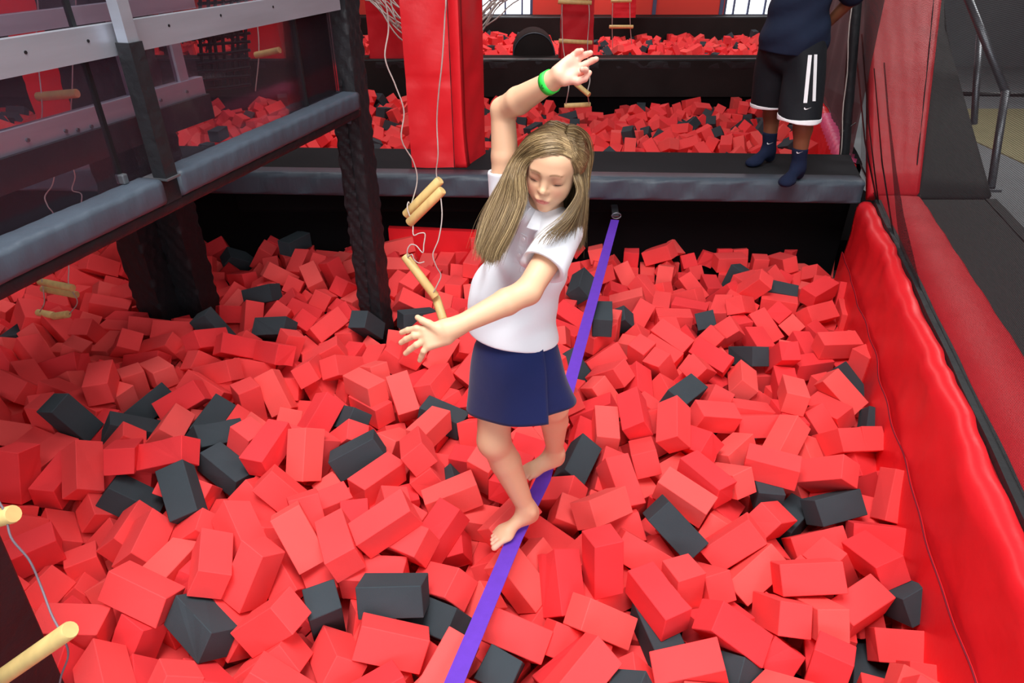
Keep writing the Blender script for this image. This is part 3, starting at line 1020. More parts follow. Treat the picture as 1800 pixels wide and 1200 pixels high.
# ---------------------------------------------------------------- charcoal blocks, each described by where it lies
DARK_LABELS = [
 'charcoal foam block at the left picture edge under the slate rail',
 'charcoal foam block between twin posts and corner post, left of two near the walkway',
 'charcoal foam block close under the walkway, just left of the black corner post',
 'charcoal foam block in front of the right twin padded post',
 'charcoal foam block right at the foot of the black corner post',
 'charcoal foam block behind the girl\'s outstretched fingers',
 'charcoal foam block in left part of pit, upper of an adjoining pair',
 'charcoal foam block left of centre, right of a pair and above another',
 'charcoal foam block just below another one, left of centre of the pit',
 'charcoal foam block half buried at the left, apart from the others',
 'big charcoal foam block about level with the skirt hem, midway to the left',
 'charcoal foam block half sunk upper left of the one beside the skirt',
 'charcoal foam block touching the left side of the girl\'s skirt in view',
 'small charcoal foam block left of the girl\'s front knee and shin',
 'charcoal foam block in lower left, rightmost of a row of three',
 'charcoal foam block in lower left, leftmost of a row of three',
 'charcoal foam block in lower left, middle of a row of three',
 'charcoal foam block left of the purple line near the bottom, middle of three',
 'charcoal foam block near the bottom, leftmost of those left of the purple line',
 'charcoal foam block near bottom, second one to the left of the purple line',
 'charcoal foam block touching the left edge of the purple line near the bottom',
 'charcoal foam block at the bottom edge just right of the purple line',
 'charcoal foam block right of the girl\'s rear foot',
 'small charcoal foam block right of the skirt beside the purple line',
 'charcoal foam block right of the purple line, left one of a leaning pair',
 'charcoal foam block right of the purple line, right one of a leaning pair',
 'charcoal foam block in the upper right, right of the leaning pair',
 'charcoal foam block in the right half, left below the one at mid height',
 'charcoal foam block in the upper middle of the right half of the pit',
 'charcoal foam block close to the red barrier, upper one of two beside it',
 'charcoal foam block against the red barrier, below the one beside it',
 'charcoal foam block in the right half, left one of an adjoining pair',
 'charcoal foam block in the right half, right one of an adjoining pair',
 'large charcoal foam block lower right of the girl\'s rear foot',
 'charcoal foam block between the adjoining pair and the red barrier',
 'big charcoal foam block near the lower end of the red barrier',
 'charcoal foam block right of the purple line, just above the bottom row',
 'charcoal foam block at the bottom, third from the purple line to the right',
 'charcoal foam block at the bottom edge, second from the purple line to the right',
 'charcoal foam block at the bottom edge nearest to the red barrier',
 'small charcoal foam block in the far right part of the pit, near the barrier corner',
 'charcoal foam block just left of the far half of the purple line',
 'small charcoal foam block lying far right close under the walkway',
 'charcoal foam block between right twin post and corner post, nearest the camera',
 'charcoal foam block between the twin posts and corner post, middle of three in depth',
 'charcoal foam block in left part of pit, lower of an adjoining pair',
]
# settled positions (mm) and turns (quaternion x, y, z in thousandths) of the foam blocks
DATA = [
-2787,3248,-115,91,-744,-662,-1960,4399,-163,-69,-476,704,-1516,4351,-13,-688,163,-163,-1660,3209,-35,-11,970,-1,-811,3250,-35,-923,111,-115,-556,3415,-90,-717,-270,-636,
-1693,2507,-47,-627,-43,-437,-1361,2387,-31,-174,597,668,-1259,2218,9,-22,-560,650,-1871,2250,87,-580,794,-21,-640,2126,-4,-474,272,-589,-755,2437,-65,-587,-583,19,
-323,2490,-94,640,459,361,-250,2037,-114,-301,-758,-481,-1162,2053,-23,151,795,-198,-1488,1915,-58,-100,905,-31,-1246,1860,42,553,680,-170,-616,1410,-55,117,-73,838,
-977,1327,-11,-428,-553,-12,-378,1396,48,-190,-715,139,-253,1395,-73,537,-588,-588,-34,1208,-60,155,212,-828,266,2108,-33,-325,-556,-763,315,2864,-80,-376,68,796,
463,3103,92,-476,522,475,568,3375,-91,-557,-685,150,1083,3368,-112,-934,11,-178,761,2516,14,-710,-172,-570,1214,3036,-103,76,-864,-481,1649,2801,-130,-453,-143,264,
1620,2435,-135,-211,378,582,1001,2064,-118,-706,31,-30,1089,1966,-223,650,-278,-279,572,1729,-9,897,105,349,1222,1933,-110,-167,-696,345,1287,1534,-142,-216,855,472,
462,1374,-118,444,550,-445,695,1225,-148,-414,827,-134,353,1076,-45,-501,822,-237,1160,1359,-328,-369,603,369,1618,3755,-95,478,-481,-661,412,3712,-23,-549,334,225,
1445,4075,-169,122,48,879,-1300,3163,-7,-176,606,-417,-1542,3675,-64,372,457,372,-1653,2280,-10,468,745,405,-1179,1400,51,-236,-545,105,-365,1252,13,-703,396,-524,
-1369,1312,0,7,754,38,-854,1483,42,849,441,-276,458,1427,-13,-599,376,599,-1414,1199,-27,-397,519,-460,661,1315,-23,70,-452,-336,-741,1307,35,251,321,504,
-429,1613,137,808,217,-541,515,1205,-47,-401,427,-549,2,1317,-39,-285,-442,350,299,1537,41,-70,-81,-591,953,1512,-9,292,-676,-270,-997,1508,67,614,283,-73,
19,1535,-50,-81,-354,-274,1250,1373,-185,-379,-619,276,281,1376,-53,305,849,196,198,1148,15,610,547,-574,168,1506,-36,835,259,-97,-1700,1604,-7,251,-678,197,
-1687,1981,44,-265,424,848,-538,1240,-56,-664,-517,-83,-579,1562,94,-308,-658,-453,1242,1638,-75,544,-62,181,-1187,1149,-8,-751,79,451,-722,1590,100,-56,-300,-490,
1465,1950,-67,-132,324,645,-1911,1947,59,647,-740,115,-7,1766,-10,561,-532,17,-191,1157,22,-519,227,-102,840,1402,-57,390,58,-63,771,1697,-49,-164,379,-248,
638,1892,-13,283,730,-168,-842,2082,35,-88,346,901,-1315,1668,-23,-289,-641,-617,903,1190,-55,28,138,949,1120,1469,-108,-678,-135,-688,1230,2055,-45,315,-281,904,
325,1789,32,-9,-613,512,1011,2063,-13,-692,142,693,-981,2084,69,-497,-399,-635,663,2255,51,332,733,-575,-535,1989,-13,241,665,665,-234,1500,-35,-677,-529,103,
-1361,2033,76,-230,542,-380,0,2003,-13,-375,600,373,-1575,1325,27,130,-163,-754,-266,1705,-8,-268,465,344,740,1994,-14,179,-670,-685,822,1592,-87,-328,397,-164,
-231,1895,-17,-520,329,-512,-977,1692,12,430,-630,647,-1198,1308,-86,-266,143,-249,-1876,2510,92,-696,-125,120,551,1495,-58,-12,-74,-980,517,2338,40,737,-202,174,
953,1396,-61,431,28,8,868,2392,-13,136,-598,17,416,1967,-21,-393,337,720,-1607,1468,-74,740,206,-395,-881,1901,-8,140,-349,-512,1150,2293,-65,-358,382,119,
-1801,1992,-15,-451,515,526,179,1969,-76,-639,-571,153,-387,2105,36,111,572,-752,-702,2616,-7,-678,-289,282,1347,1795,-134,350,596,235,-674,1119,-30,193,-484,-534,
-737,1222,-67,427,188,876,-375,1630,45,-189,626,-569,-1180,1553,-22,451,430,-609,-1425,1757,-62,327,-603,656,-1538,2026,74,496,157,78,1647,2989,-3,557,-443,-529,
-865,2381,-12,790,270,-353,-1141,2630,-54,608,703,-51,-1544,1641,-163,-298,951,-78,-974,1068,0,878,271,-289,-1506,2468,17,-301,471,-114,-515,2567,-31,851,119,141,
1388,2301,-89,286,-208,704,1532,2634,-58,-464,35,710,-377,2676,-30,631,295,-503,953,1847,-93,-743,462,-121,1272,2574,-26,143,743,652,-113,2030,6,169,66,-238,
398,2298,-11,515,515,-513,-464,1514,-13,539,459,503,106,2205,-55,-165,732,-340,-367,2331,-36,-611,-397,-591,530,2120,-12,297,-463,644,-1474,2275,12,290,-603,703,
641,1557,-96,424,110,150,-1727,1782,-110,-529,-495,-62,-139,1462,-122,813,-381,-339,1740,2867,-65,0,0,-525,-1249,2563,-65,0,-1,911,-507,2944,6,-182,-660,-696,
819,1324,-151,-379,842,292,-1836,1730,-7,409,18,-766,1119,1792,-173,-691,-309,629,449,1636,-53,466,-303,-813,1128,2821,-122,546,-418,272,-1423,2953,1,-495,719,-21,
-1583,1904,-115,364,239,-873,-2349,2574,20,88,-637,-386,-2273,2835,-43,764,-251,-558,-1221,2902,1,-446,-649,-34,136,1744,-108,-610,-353,214,-1447,2735,-10,336,471,369,
-1750,2746,-19,-713,292,593,1006,2983,-73,-615,-29,592,1465,2568,-125,634,17,292,1815,3651,-32,696,-327,-364,-2487,2944,-43,155,856,-231,1103,1641,-116,210,-186,-498,
-849,2802,-24,256,416,-873,-1177,1725,-52,18,450,67,-1033,3238,-38,-428,-444,-784,-1113,2154,17,953,-246,-171,-801,1554,-38,-44,-534,-592,1349,2945,-53,-685,654,246,
201,1325,-120,-254,-464,319,468,2740,-32,404,-196,854,927,2243,-100,114,-698,413,-369,2931,-7,-378,35,-643,-2501,3217,-35,793,431,232,-2695,3988,-14,127,891,395,
-1608,3015,5,-75,833,467,-982,1889,-63,-475,-52,677,-2049,3748,-159,142,975,168,-2347,3665,-58,-575,195,-764,1445,3725,-36,197,281,-141,-263,1717,-120,450,349,662,
-2410,3528,-79,-819,-63,-560,747,2225,-20,-135,-802,-430,204,1843,-79,-131,-962,-207,739,2867,-78,-885,402,-143,837,2042,-69,-442,-748,-229,1758,3481,-96,375,-599,-107,
-402,1072,2,42,-721,335,-2565,4123,-61,-387,115,-262,-2021,2987,0,-587,-680,15,-1006,2768,-17,466,312,-417,822,3096,-35,-444,-361,183,-675,2581,-108,232,635,-273,
-714,1830,-13,-619,342,-342,-2735,3317,-13,53,-640,-636,-1875,3032,-55,621,-543,-479,1391,2474,-149,518,747,-126,445,3097,-13,-291,643,291,1958,3518,-118,103,699,700,
-1851,2689,-63,-11,13,-415,1515,2954,-118,-703,-81,-702,-2323,3166,-53,-673,693,182,-721,1696,52,65,-276,-933,-349,2069,-61,502,317,-323,-2030,3854,-97,162,700,137,
889,2784,-27,-37,-458,755,1077,2426,-95,-641,312,-610,-109,1856,-118,438,-555,-555,-1907,2103,-5,667,9,-152,-755,3940,-9,589,-293,-585,-609,3732,-6,-592,249,-35,
-2378,2712,-42,-552,-145,443,-908,1146,-54,-581,-605,11,-599,3566,-77,-204,-431,483,433,2630,-86,892,328,243,780,1116,-69,449,-161,787,982,4307,-72,484,-148,820,
-978,2945,-47,316,431,658,1492,2320,-95,217,301,-619,-777,3609,-106,-423,-160,719,-2168,2236,20,311,-360,-215,-732,2274,-60,721,-576,-355,-2358,4179,-118,44,-706,-706,
1482,2242,-176,-109,-544,519,-1860,3168,-37,170,740,264,1408,3365,-121,668,-589,441,1303,3509,-55,-652,-533,-535,-914,1380,-79,554,501,60,602,2725,-76,-235,-612,-728,
-2140,4168,-91,-573,-375,661,-1463,2593,-16,459,696,107,1458,4266,-118,482,517,517,-1564,3496,-139,876,285,-113,-1993,2294,40,-3,-2,-765,-166,2353,-131,-130,244,936,
-1108,1149,-91,-601,-439,-53,-1884,2558,-13,-590,-393,391,649,2962,-60,93,117,-912,-1196,3012,-53,106,225,879,1316,3184,-118,-490,-506,-497,463,2936,-74,-604,-520,598,
-1272,3875,-52,230,-540,-806,-2790,3933,-89,457,-86,-858,-1164,3998,-78,-173,-30,934,-2128,2574,-32,-255,-600,31,-1652,2163,-16,-402,-93,-889,-583,2921,-71,-68,-475,-56,
-479,3232,-52,85,359,-381,-3231,3891,-86,485,-662,-246,1121,3223,-87,789,-462,-366,-2256,3745,-105,-571,184,-767,1178,1144,-96,35,-637,-390,915,3454,-118,707,-14,707,
-634,1560,-90,-801,510,101,-1565,2863,-63,-517,776,2,117,1614,-97,862,337,240,380,1796,-97,366,-713,-222,1583,3642,-118,129,695,-129,1217,1191,-187,-354,-297,-685,
-2755,4286,-41,-540,-736,322,-1724,1438,-26,294,336,607,-208,2207,-169,-9,-7,618,-786,4310,-20,-578,310,-529,-18,2324,-158,-816,508,-141,182,1209,-71,776,-83,-476,
691,3675,-116,435,366,555,-1508,3933,-61,-27,-437,307,-956,3688,-117,-680,192,-192,-1545,1506,-164,657,-580,-171,-518,2281,-81,226,840,490,-2304,2959,-69,-175,145,-686,
794,1782,-121,565,543,99,-2126,4409,-99,805,-191,-438,1076,2548,-120,758,73,646,1796,4201,-93,431,414,-454,377,2509,-83,356,369,534,-567,1717,-11,457,586,-426,
-1435,4131,-78,-93,-824,558,-1326,2850,-72,-273,753,-108,-471,3863,-115,571,441,-582,-1277,1942,-29,-692,332,-631,-2220,3140,-118,-485,512,494,
1324,4445,-137,-574,-413,-413,-1137,3594,-60,132,-512,826,-2258,4434,-64,-815,-183,-360,-831,2160,-51,109,280,900,714,3449,-106,-73,-917,302,-1905,2912,-76,-351,-690,225,
541,4001,-96,-477,-566,636,-2036,3233,-56,560,-143,-661,828,3854,-139,-309,-417,-272,-1798,4033,-141,586,-165,733,1876,4435,-118,666,237,237,-942,2796,-118,198,-629,577,
1349,1689,-209,668,-34,725,-2598,3138,-91,300,-348,-880,1029,3566,-118,693,-144,692,-1036,3763,-76,331,279,-805,-665,2724,-65,901,398,24,-2728,3762,-170,122,993,0,
-1687,3565,-145,28,-581,395,-2019,2130,-10,-597,-350,-520,309,2327,-102,-624,-334,-462,159,2439,-148,-195,-802,429,1562,3139,-136,-100,796,-597,
1489,2098,-159,237,-201,725,-2922,4055,-49,836,-390,-130,-1212,3318,-71,338,-277,892,818,1956,-175,363,736,568,1325,2775,-118,-69,-704,704,324,1525,-116,-253,683,102,
1210,3554,-111,678,321,-506,-1764,4373,-122,-949,29,289,915,2602,-68,-739,-482,-191,1011,3126,-88,98,345,404,764,3018,-79,-101,-629,-425,253,2575,-14,59,678,-701,
2013,3701,-109,-142,-968,203,-352,3833,-99,-763,78,-51,-736,3787,-77,-555,245,-45,-1943,2454,-20,-223,-601,-31,1565,3354,-105,-450,-738,-502,385,2076,-82,596,-554,247,
-465,4224,-118,538,459,-538,1259,2270,-165,-498,-319,-373,-50,1336,-223,-657,260,658,388,1211,-161,28,940,-10,1143,3999,-196,877,150,248,1295,4081,-223,0,-707,707,
2219,4451,-257,-267,64,18,-1923,1795,-31,448,75,-738,-35,1653,-122,464,-338,57,-1571,2032,-70,636,-233,-639,734,4053,-135,-698,642,-318,-1047,2411,-126,820,165,-120,
659,1402,-129,735,266,624,-1562,1767,-174,-448,-167,-823,-1058,4187,-151,-914,7,-208,727,2664,-97,-351,614,646,-2952,4496,-65,1,0,-715,-916,4498,-66,0,968,0,
1980,4043,-135,789,437,426,-248,3069,-29,476,709,-435,-948,4239,-118,-159,-367,-743,-1226,3472,-94,751,258,482,1515,3478,-114,-879,-284,-230,
-737,2984,-116,-476,-510,-573,576,4358,-88,531,358,-504,977,4057,-158,802,570,-146,-2259,3420,-118,469,-529,-529,-1359,3323,-55,601,-623,104,1050,3759,-136,411,268,301,
-102,1718,-223,425,-565,425,-912,3270,-117,628,-109,-23,-437,3618,-126,701,111,-122,954,4479,-91,-43,885,85,-3505,4349,-132,-641,565,-384,-2167,3774,-223,708,3,5,
-1121,1333,-223,-225,671,-670,-2584,2840,-51,-149,854,-386,-490,1392,-153,-116,-251,-945,339,3406,-82,-95,-608,-410,-3161,3804,-139,153,443,-310,
875,3623,-118,563,427,-563,1658,4246,-170,0,0,654,-1087,4498,-83,0,507,0,963,1321,-188,-755,-607,-239,-472,1839,-65,-176,-85,-968,97,2301,-110,-500,28,653,
693,4436,-177,-636,-149,-307,-3045,3925,-169,-403,168,-347,-3099,3536,-158,-138,135,-687,-1377,3799,-73,-123,-854,-470,-2150,2675,-94,-375,38,620,
-1379,1572,-122,-209,826,498,-2667,3454,-97,-569,695,-36,808,4362,-170,0,0,634,533,1690,-170,-223,874,-368,-2510,4357,-142,842,158,355,1326,1414,-278,873,-128,-68,
-1059,1556,-35,-394,710,472,-1373,3607,-115,779,-455,-291,-723,2023,-159,-876,456,-71,1202,4430,-207,-705,566,240,-868,3008,-119,-393,484,404,-395,3300,-63,123,481,-390,
1231,2992,-223,-505,495,-495,-3130,4025,-164,-665,744,44,1143,1050,-27,769,225,362,-1154,2731,-97,-629,359,-613,648,2119,-118,-318,-631,632,-2527,3659,-98,864,-317,141,
-2253,3313,-118,-469,529,-528,-1910,3908,-223,-647,-284,-648,688,3900,-189,-360,-435,527,-2960,3677,-92,1,-741,-577,390,4421,-45,504,-545,666,1269,3371,-170,590,807,0,
-2765,3605,-118,676,208,207,88,1436,-165,-59,681,567,1120,4427,-89,426,-413,-67,-951,3957,-180,267,-40,13,1644,3303,-158,217,-97,887,1510,2767,-170,176,-984,0,
-344,2665,-129,-767,274,515,1642,3900,-100,356,861,-48,-667,1278,-158,488,566,14,-1728,3698,-171,186,474,839,-581,4190,-115,715,-30,-29,-1811,2311,-50,-238,-765,597,
-2317,2354,-2,-295,-662,-402,-913,1696,-98,-248,219,369,1440,1994,-210,282,689,101,-605,1440,-223,619,341,-620,-203,1191,-77,-496,356,-185,-1271,2380,-87,350,648,-633,
-664,3300,-164,-647,-602,-263,-1096,4376,-157,764,612,136,507,2031,-167,-845,524,79,726,3283,-159,-168,-417,666,-1811,3825,-183,854,146,-304,1096,1207,-275,0,0,584,
-1309,4477,-163,-611,-311,649,-2079,4107,-175,452,-345,-179,495,3696,-165,-11,-400,-25,-771,2762,-139,531,219,-776,1309,3840,-161,369,-864,-314,
-480,1948,-118,-407,-578,579,-1173,1441,-118,688,-167,686,1663,4482,-174,-22,-82,-702,1553,4438,-122,439,-486,561,401,1316,-223,23,707,-24,-2959,4384,-121,-46,34,-713,
-1099,2869,-151,-415,426,803,-832,4069,-54,495,-696,-210,-259,2378,-223,589,392,-589,-2713,3039,-62,18,468,-869,-1022,3397,-84,74,530,482,1481,3958,-121,622,263,-719,
-2352,3632,-210,-468,442,-458,-1292,4055,-84,100,340,922,-2124,2914,-103,459,538,361,-2130,2414,-8,310,-878,-279,-1690,1886,-167,185,784,-500,1218,4345,-270,-74,397,-899,
-260,1286,-142,-547,-8,758,82,1204,-188,-603,17,-610,1017,2949,-223,-622,337,622,-198,2839,-31,619,603,-503,1180,1547,-269,-611,-693,-254,1443,4436,-129,436,-445,557,
-490,2770,-117,-236,666,235,-2627,3678,-182,577,-693,309,529,3256,-65,822,570,1,-1119,3085,-118,243,-663,-665,-1724,4474,-109,261,-114,958,-2560,4233,-176,603,-68,480,
-349,4379,-170,0,0,-1000,618,3146,-170,845,535,0,1020,1460,-223,-698,112,698,945,3866,-196,-307,20,388,-846,3625,-264,153,44,-948,927,1822,-202,254,660,-585,
-1668,3005,-100,-288,-23,955,-2316,2562,-121,607,-147,-321,-1932,4212,-201,-703,76,497,-3145,4157,-148,450,113,777,1167,2114,-212,379,886,-108,-2455,3373,-107,-889,7,272,
-387,1725,-47,-470,-258,-774,-2864,3878,-148,-707,-6,476,911,4286,-223,-457,539,457,-360,4123,-126,349,390,-629,-267,3633,-142,258,-608,-375,1186,2812,-230,-405,759,456,
-1191,4224,-118,423,-567,423,639,2508,-94,-565,-205,415,857,3262,-105,-479,477,528,-1452,3038,-80,-306,-417,-813,-1658,4222,-181,-394,245,675,
-2649,3937,-191,911,160,-157,-1040,2656,-202,-299,641,-374,-3098,4369,-162,-68,-155,699,1238,2503,-120,-491,557,519,298,3280,-117,232,667,-250,
-874,1254,-223,-686,-171,-686,288,1633,-94,468,850,139,-552,3966,-107,-49,-696,692,-1133,1835,-129,340,768,-540,984,3283,-185,-561,-323,-215,-999,3523,-133,702,439,353,
1854,4053,-204,-369,407,369,-715,1529,-217,81,-529,757,-2233,2495,-129,-271,701,332,-1412,2725,-120,-866,-120,-11,1866,3541,-223,-344,618,344,437,4179,-171,133,-387,616,
1355,1887,-275,0,0,993,-3321,4433,-223,406,-579,406,626,1765,-152,673,-597,435,-366,2230,-156,613,-377,-663,1023,4236,-164,623,156,-416,-3352,4035,-166,994,-98,0,
-2385,3061,-118,730,18,683,-589,2474,-218,-468,-793,-57,-2008,3987,-201,-175,763,338,-369,1202,-166,-892,-449,-36,-1486,1369,-110,-641,69,-362,
-3480,4498,-222,-500,500,-500,-743,3165,-176,483,631,30,1858,3188,-160,760,568,-253,-2903,4270,-121,-48,-385,73,-1610,3938,-190,655,702,274,-1561,4322,-118,358,610,-358,
583,1934,-223,654,-267,-269,1715,4011,-183,-369,-55,-670,-1728,3535,-258,680,345,631,-2471,3968,-174,-498,293,-804,-2260,4293,-172,-149,980,131,
979,2092,-223,-339,621,-621,-1097,2304,-46,-719,61,562,-1278,2032,-128,-348,433,830,-1830,4298,-250,-674,-589,189,-782,3905,-157,-669,453,-556,276,2660,-117,758,233,-507,
-2853,3470,-88,-77,-560,-704,-385,2352,-203,507,-756,236,-289,2876,-133,523,-567,-173,-1300,3678,-167,-411,-810,373,1858,3769,-117,375,-579,-636,
596,2407,-56,-802,355,480,1374,2835,-223,-104,699,104,1225,1853,-277,134,-442,-849,-180,1824,-223,565,425,-565,-3025,3348,-172,-524,55,-285,-371,3442,-168,459,887,-30,
578,1084,-56,356,-519,-406,-91,1094,-53,-58,-234,943,-166,2052,-198,583,-618,-42,416,4479,-183,-138,236,-487,-3279,3763,-190,148,412,-302,239,2365,-263,-869,453,-92,
1351,3673,-148,783,-265,559,-449,1305,-103,154,-907,271,-1481,3709,-185,355,-845,94,-764,4286,-128,776,-2,-629,-1721,2807,-163,-351,265,-103,-424,3026,-112,482,484,529,
583,2374,-188,-873,-289,217,-1827,3304,-105,-367,-558,500,-1435,2390,-117,-100,-468,-818,515,2299,-157,327,217,288,1740,2998,-121,-599,-61,-746,
82,2318,-328,-123,-696,-123,-2135,4242,-193,644,538,-513,-1801,2011,-119,-606,389,-314,-170,2616,-84,761,188,-412,-658,2644,-223,-356,-611,611,
625,4171,-145,-539,-314,616,-993,1388,-170,547,-207,451,1307,1633,-328,-428,-563,-428,832,4140,-223,68,704,-68,-2236,3931,-174,85,-828,-67,-1006,4092,-205,-833,-154,485,
-73,1509,-223,-669,229,669,1453,4263,-223,695,-128,-128,-2996,3541,-208,951,135,-208,-1553,3810,-170,941,-338,0,634,1956,-117,-694,-157,-680,1760,2872,-275,1,0,-103,
509,3927,-275,0,0,-640,554,3798,-210,20,751,-18,279,3587,-116,-110,-696,-71,-2841,4439,-104,689,21,-86,808,2758,-163,-366,-53,-927,-1423,1749,-223,-293,-643,644,
-349,4486,-170,707,708,0,1283,2080,-149,511,734,-446,748,4264,-223,-457,539,-539,-2958,3188,-76,392,-760,356,1136,4160,-275,638,-770,0,497,4351,-263,812,-513,236,
-208,3394,-92,-342,781,-107,464,3139,-118,-665,-242,240,2014,4283,-223,-607,363,607,-1470,4468,-170,0,0,-698,805,3487,-223,706,-39,-39,696,2276,-213,59,-660,398,
-455,2580,-163,767,-364,469,57,2062,-223,-705,-41,-707,-753,4174,-108,-90,688,-76,272,2562,-236,700,315,-456,-334,3164,-118,-410,-576,576,-2282,3752,-270,666,632,-287,
1954,3932,-160,-769,-552,-262,1491,4457,-328,437,556,556,487,2462,-166,44,-569,598,99,2196,-273,897,-121,421,1081,4405,-275,0,0,799,-698,3748,-222,666,239,-666,
-1020,2124,-167,-384,-877,288,983,2456,-221,-642,-284,-657,903,4469,-183,879,-68,453,-357,2046,-209,623,-319,528,-584,3088,-117,-418,576,409,-834,3781,-268,24,71,945,
1015,1598,-158,-139,-238,829,-1933,3414,-193,716,-369,521,-286,1442,-223,433,560,-432,-544,2093,-118,-699,108,699,-2398,4080,-223,287,-646,-646,
-1726,1687,-210,-122,762,-446,311,3050,-133,328,834,427,373,1928,-146,50,-567,-217,399,1443,-223,-699,103,700,-2937,3240,-169,813,-222,51,211,3164,-75,576,145,712,
2119,4055,-267,-392,57,-134,-1762,3076,-180,12,-214,58,14,2049,-118,-538,-460,-538,1764,3610,-178,498,520,-681,-642,3750,-106,766,-33,-247,620,4068,-225,-808,31,118,
1062,3905,-275,0,0,860,-1805,2957,-205,-58,400,42,-2515,4414,-233,914,-1,-3,-825,1423,-135,84,-688,-522,-2505,3827,-148,614,-651,-427,1313,2052,-308,75,703,564,
94,2596,-222,-685,175,684,-891,2556,-139,45,-860,299,-1659,2699,-113,256,659,631,-876,2106,-203,696,-126,534,-923,2236,-55,100,-175,532,976,3512,-223,-201,678,201,
-2429,2631,-137,-188,788,350,-2013,1903,-74,-780,358,-75,177,1374,-215,-560,-9,-607,1161,2412,-221,183,-675,194,-2030,2718,-67,465,-726,484,-287,3085,-223,703,-75,703,
-1334,1343,-117,-382,596,380,1979,4473,-275,-251,968,0,-225,2809,-263,892,-362,251,-1357,4259,-131,-465,-360,108,-245,3997,-7,714,-50,-108,1474,3828,-196,-66,582,357,
-1712,1555,-169,509,-739,250,-140,1253,-260,481,-741,-467,1634,2641,-223,-704,61,705,555,4480,-275,-846,534,0,-980,1481,-328,-671,-223,-671,-612,4490,-223,-707,0,707,
-1203,2713,-223,82,702,702,1483,3376,-272,-126,407,255,1669,4351,-223,462,-535,-535,575,2842,-170,295,-862,413,829,1485,-217,547,-730,49,-2662,4154,-223,-272,653,-653,
-152,2518,-275,323,-946,0,1116,3312,-210,735,-512,-441,-470,1731,-223,297,-701,-581,1095,1943,-328,-642,-297,-641,824,1635,-202,-230,-669,216,290,2273,-223,327,627,626,
-716,2194,-193,-834,-298,-369,-114,1974,-267,347,-77,912,-1542,2583,-106,624,-32,487,1708,3756,-223,199,678,679,-91,2638,-328,686,171,170,282,2115,-177,586,-139,-548,
221,1974,-328,705,48,46,-3471,4076,-161,156,-951,250,-1860,2041,-223,-664,243,-243,-2360,4207,-223,322,-630,-630,-1230,3218,-164,106,18,-849,-90,2434,-275,0,0,-946,
996,1435,-328,-319,631,-631,-1530,3208,-144,-649,-570,276,1543,2371,-278,168,-568,-328,-1436,2022,-195,233,390,724,-860,1417,-264,478,-175,-781,
-661,3786,-328,641,-297,-298,432,2189,-175,443,770,-275,569,4251,-256,774,-555,173,1876,3365,-223,-229,-669,669,1597,2529,-223,-485,515,-515,
-1227,2556,-223,433,-559,-559,-1272,1841,-150,-187,-256,482,888,2917,-165,262,-877,115,1074,4271,-328,691,152,-690,-257,1422,-328,-681,193,-193,1440,3090,-170,-23,4,-818,
416,3430,-181,-403,-340,-649,-1418,3999,-223,-657,261,657,-1313,4104,-246,216,814,6,1160,3160,-275,0,0,-576,-2659,4425,-228,624,-268,521,221,2799,-55,-948,-295,-119,
-675,2392,-169,-556,-487,-128,-449,3283,-223,-483,-517,-483,-1570,2384,-124,-322,545,-773,1060,3087,-204,246,2,320,53,1630,-224,-582,-558,589,88,2526,-96,567,271,-703,
-1759,4108,-275,-445,7,-14,-2819,4109,-113,-282,572,-711,-2212,4121,-256,-468,855,35,-1039,3248,-223,136,694,694,452,4050,-189,632,404,636,-965,1994,-117,-636,587,-479,
1441,2968,-223,707,1,-707,-1471,3886,-275,0,0,-328,-277,3352,-197,-322,-286,890,-1896,2798,-138,-782,416,-161,883,3142,-221,704,48,82,-176,1560,-328,618,344,344,
-626,1700,-275,-635,-772,0,-985,3089,-161,-313,147,849,-1186,2128,-124,-328,-520,-241,-2183,2125,-42,35,-443,885,-888,2410,-158,-143,-542,332,1147,3703,-223,684,180,-684,
-2590,3307,-154,129,439,-776,-100,2144,-328,-560,432,-432,-1615,4041,-168,-217,364,-547,-1577,3109,-170,-270,390,-681,-388,1415,-223,90,-702,-701,
1565,3853,-315,-517,-543,479,842,1598,-328,-660,254,660,1686,3585,-277,-103,-448,-200,-2107,4497,-239,-879,1,-477,-952,3696,-275,-412,911,0,-2567,2926,-137,345,795,-148,
742,1817,-255,-508,-124,499,-1192,3845,-192,-552,497,-653,-2409,3790,-232,-415,550,626,-497,2597,-281,576,551,597,-795,2500,-264,109,827,-440,
-1625,4381,-223,513,-486,-487,81,2463,-258,-12,-581,-379,-1022,3430,-220,441,-419,-740,-2113,4305,-281,-90,866,-489,-576,3481,-223,530,-468,-469,
1686,3439,-223,-645,-290,292,-658,1941,-170,-301,954,0,1577,4119,-208,-530,-779,-148,6,1318,-328,396,-587,396,604,3459,-274,252,-358,518,1835,3864,-222,-191,-679,-195,
-776,4445,-161,313,634,-634,-31,2612,-110,-507,393,185,-84,2819,-328,-655,266,655,-2101,761,18,-802,307,247,-3646,3766,-65,245,-970,0,-51,3722,-118,-528,471,-471,
-3811,1335,-66,510,247,-55,-127,2539,-13,-409,188,295,109,725,-1,-253,-327,907,-3885,1957,-10,-700,-374,581,-2957,2477,14,620,-63,662,-3476,1373,-20,-585,81,466,
-1963,2536,-165,767,366,-12,-3345,1214,-118,369,602,-369,-3253,1851,-118,-680,193,680,-1998,2288,-118,141,-692,144,-3345,552,-145,0,263,0,-2927,570,-108,19,-975,-77,
-356,950,-131,-481,-418,-156,-650,1724,-118,604,-368,-368,-3993,2051,-158,961,54,-268,-3322,1538,-161,369,-201,-286,-2014,2413,-157,84,159,901,
-3144,563,-34,569,-446,-544,-2780,1287,-157,226,420,-785,-3112,833,-65,861,-509,0,-2260,2802,-163,237,-397,614,-3336,777,-148,629,687,-358,-3126,3396,-164,-69,19,964,
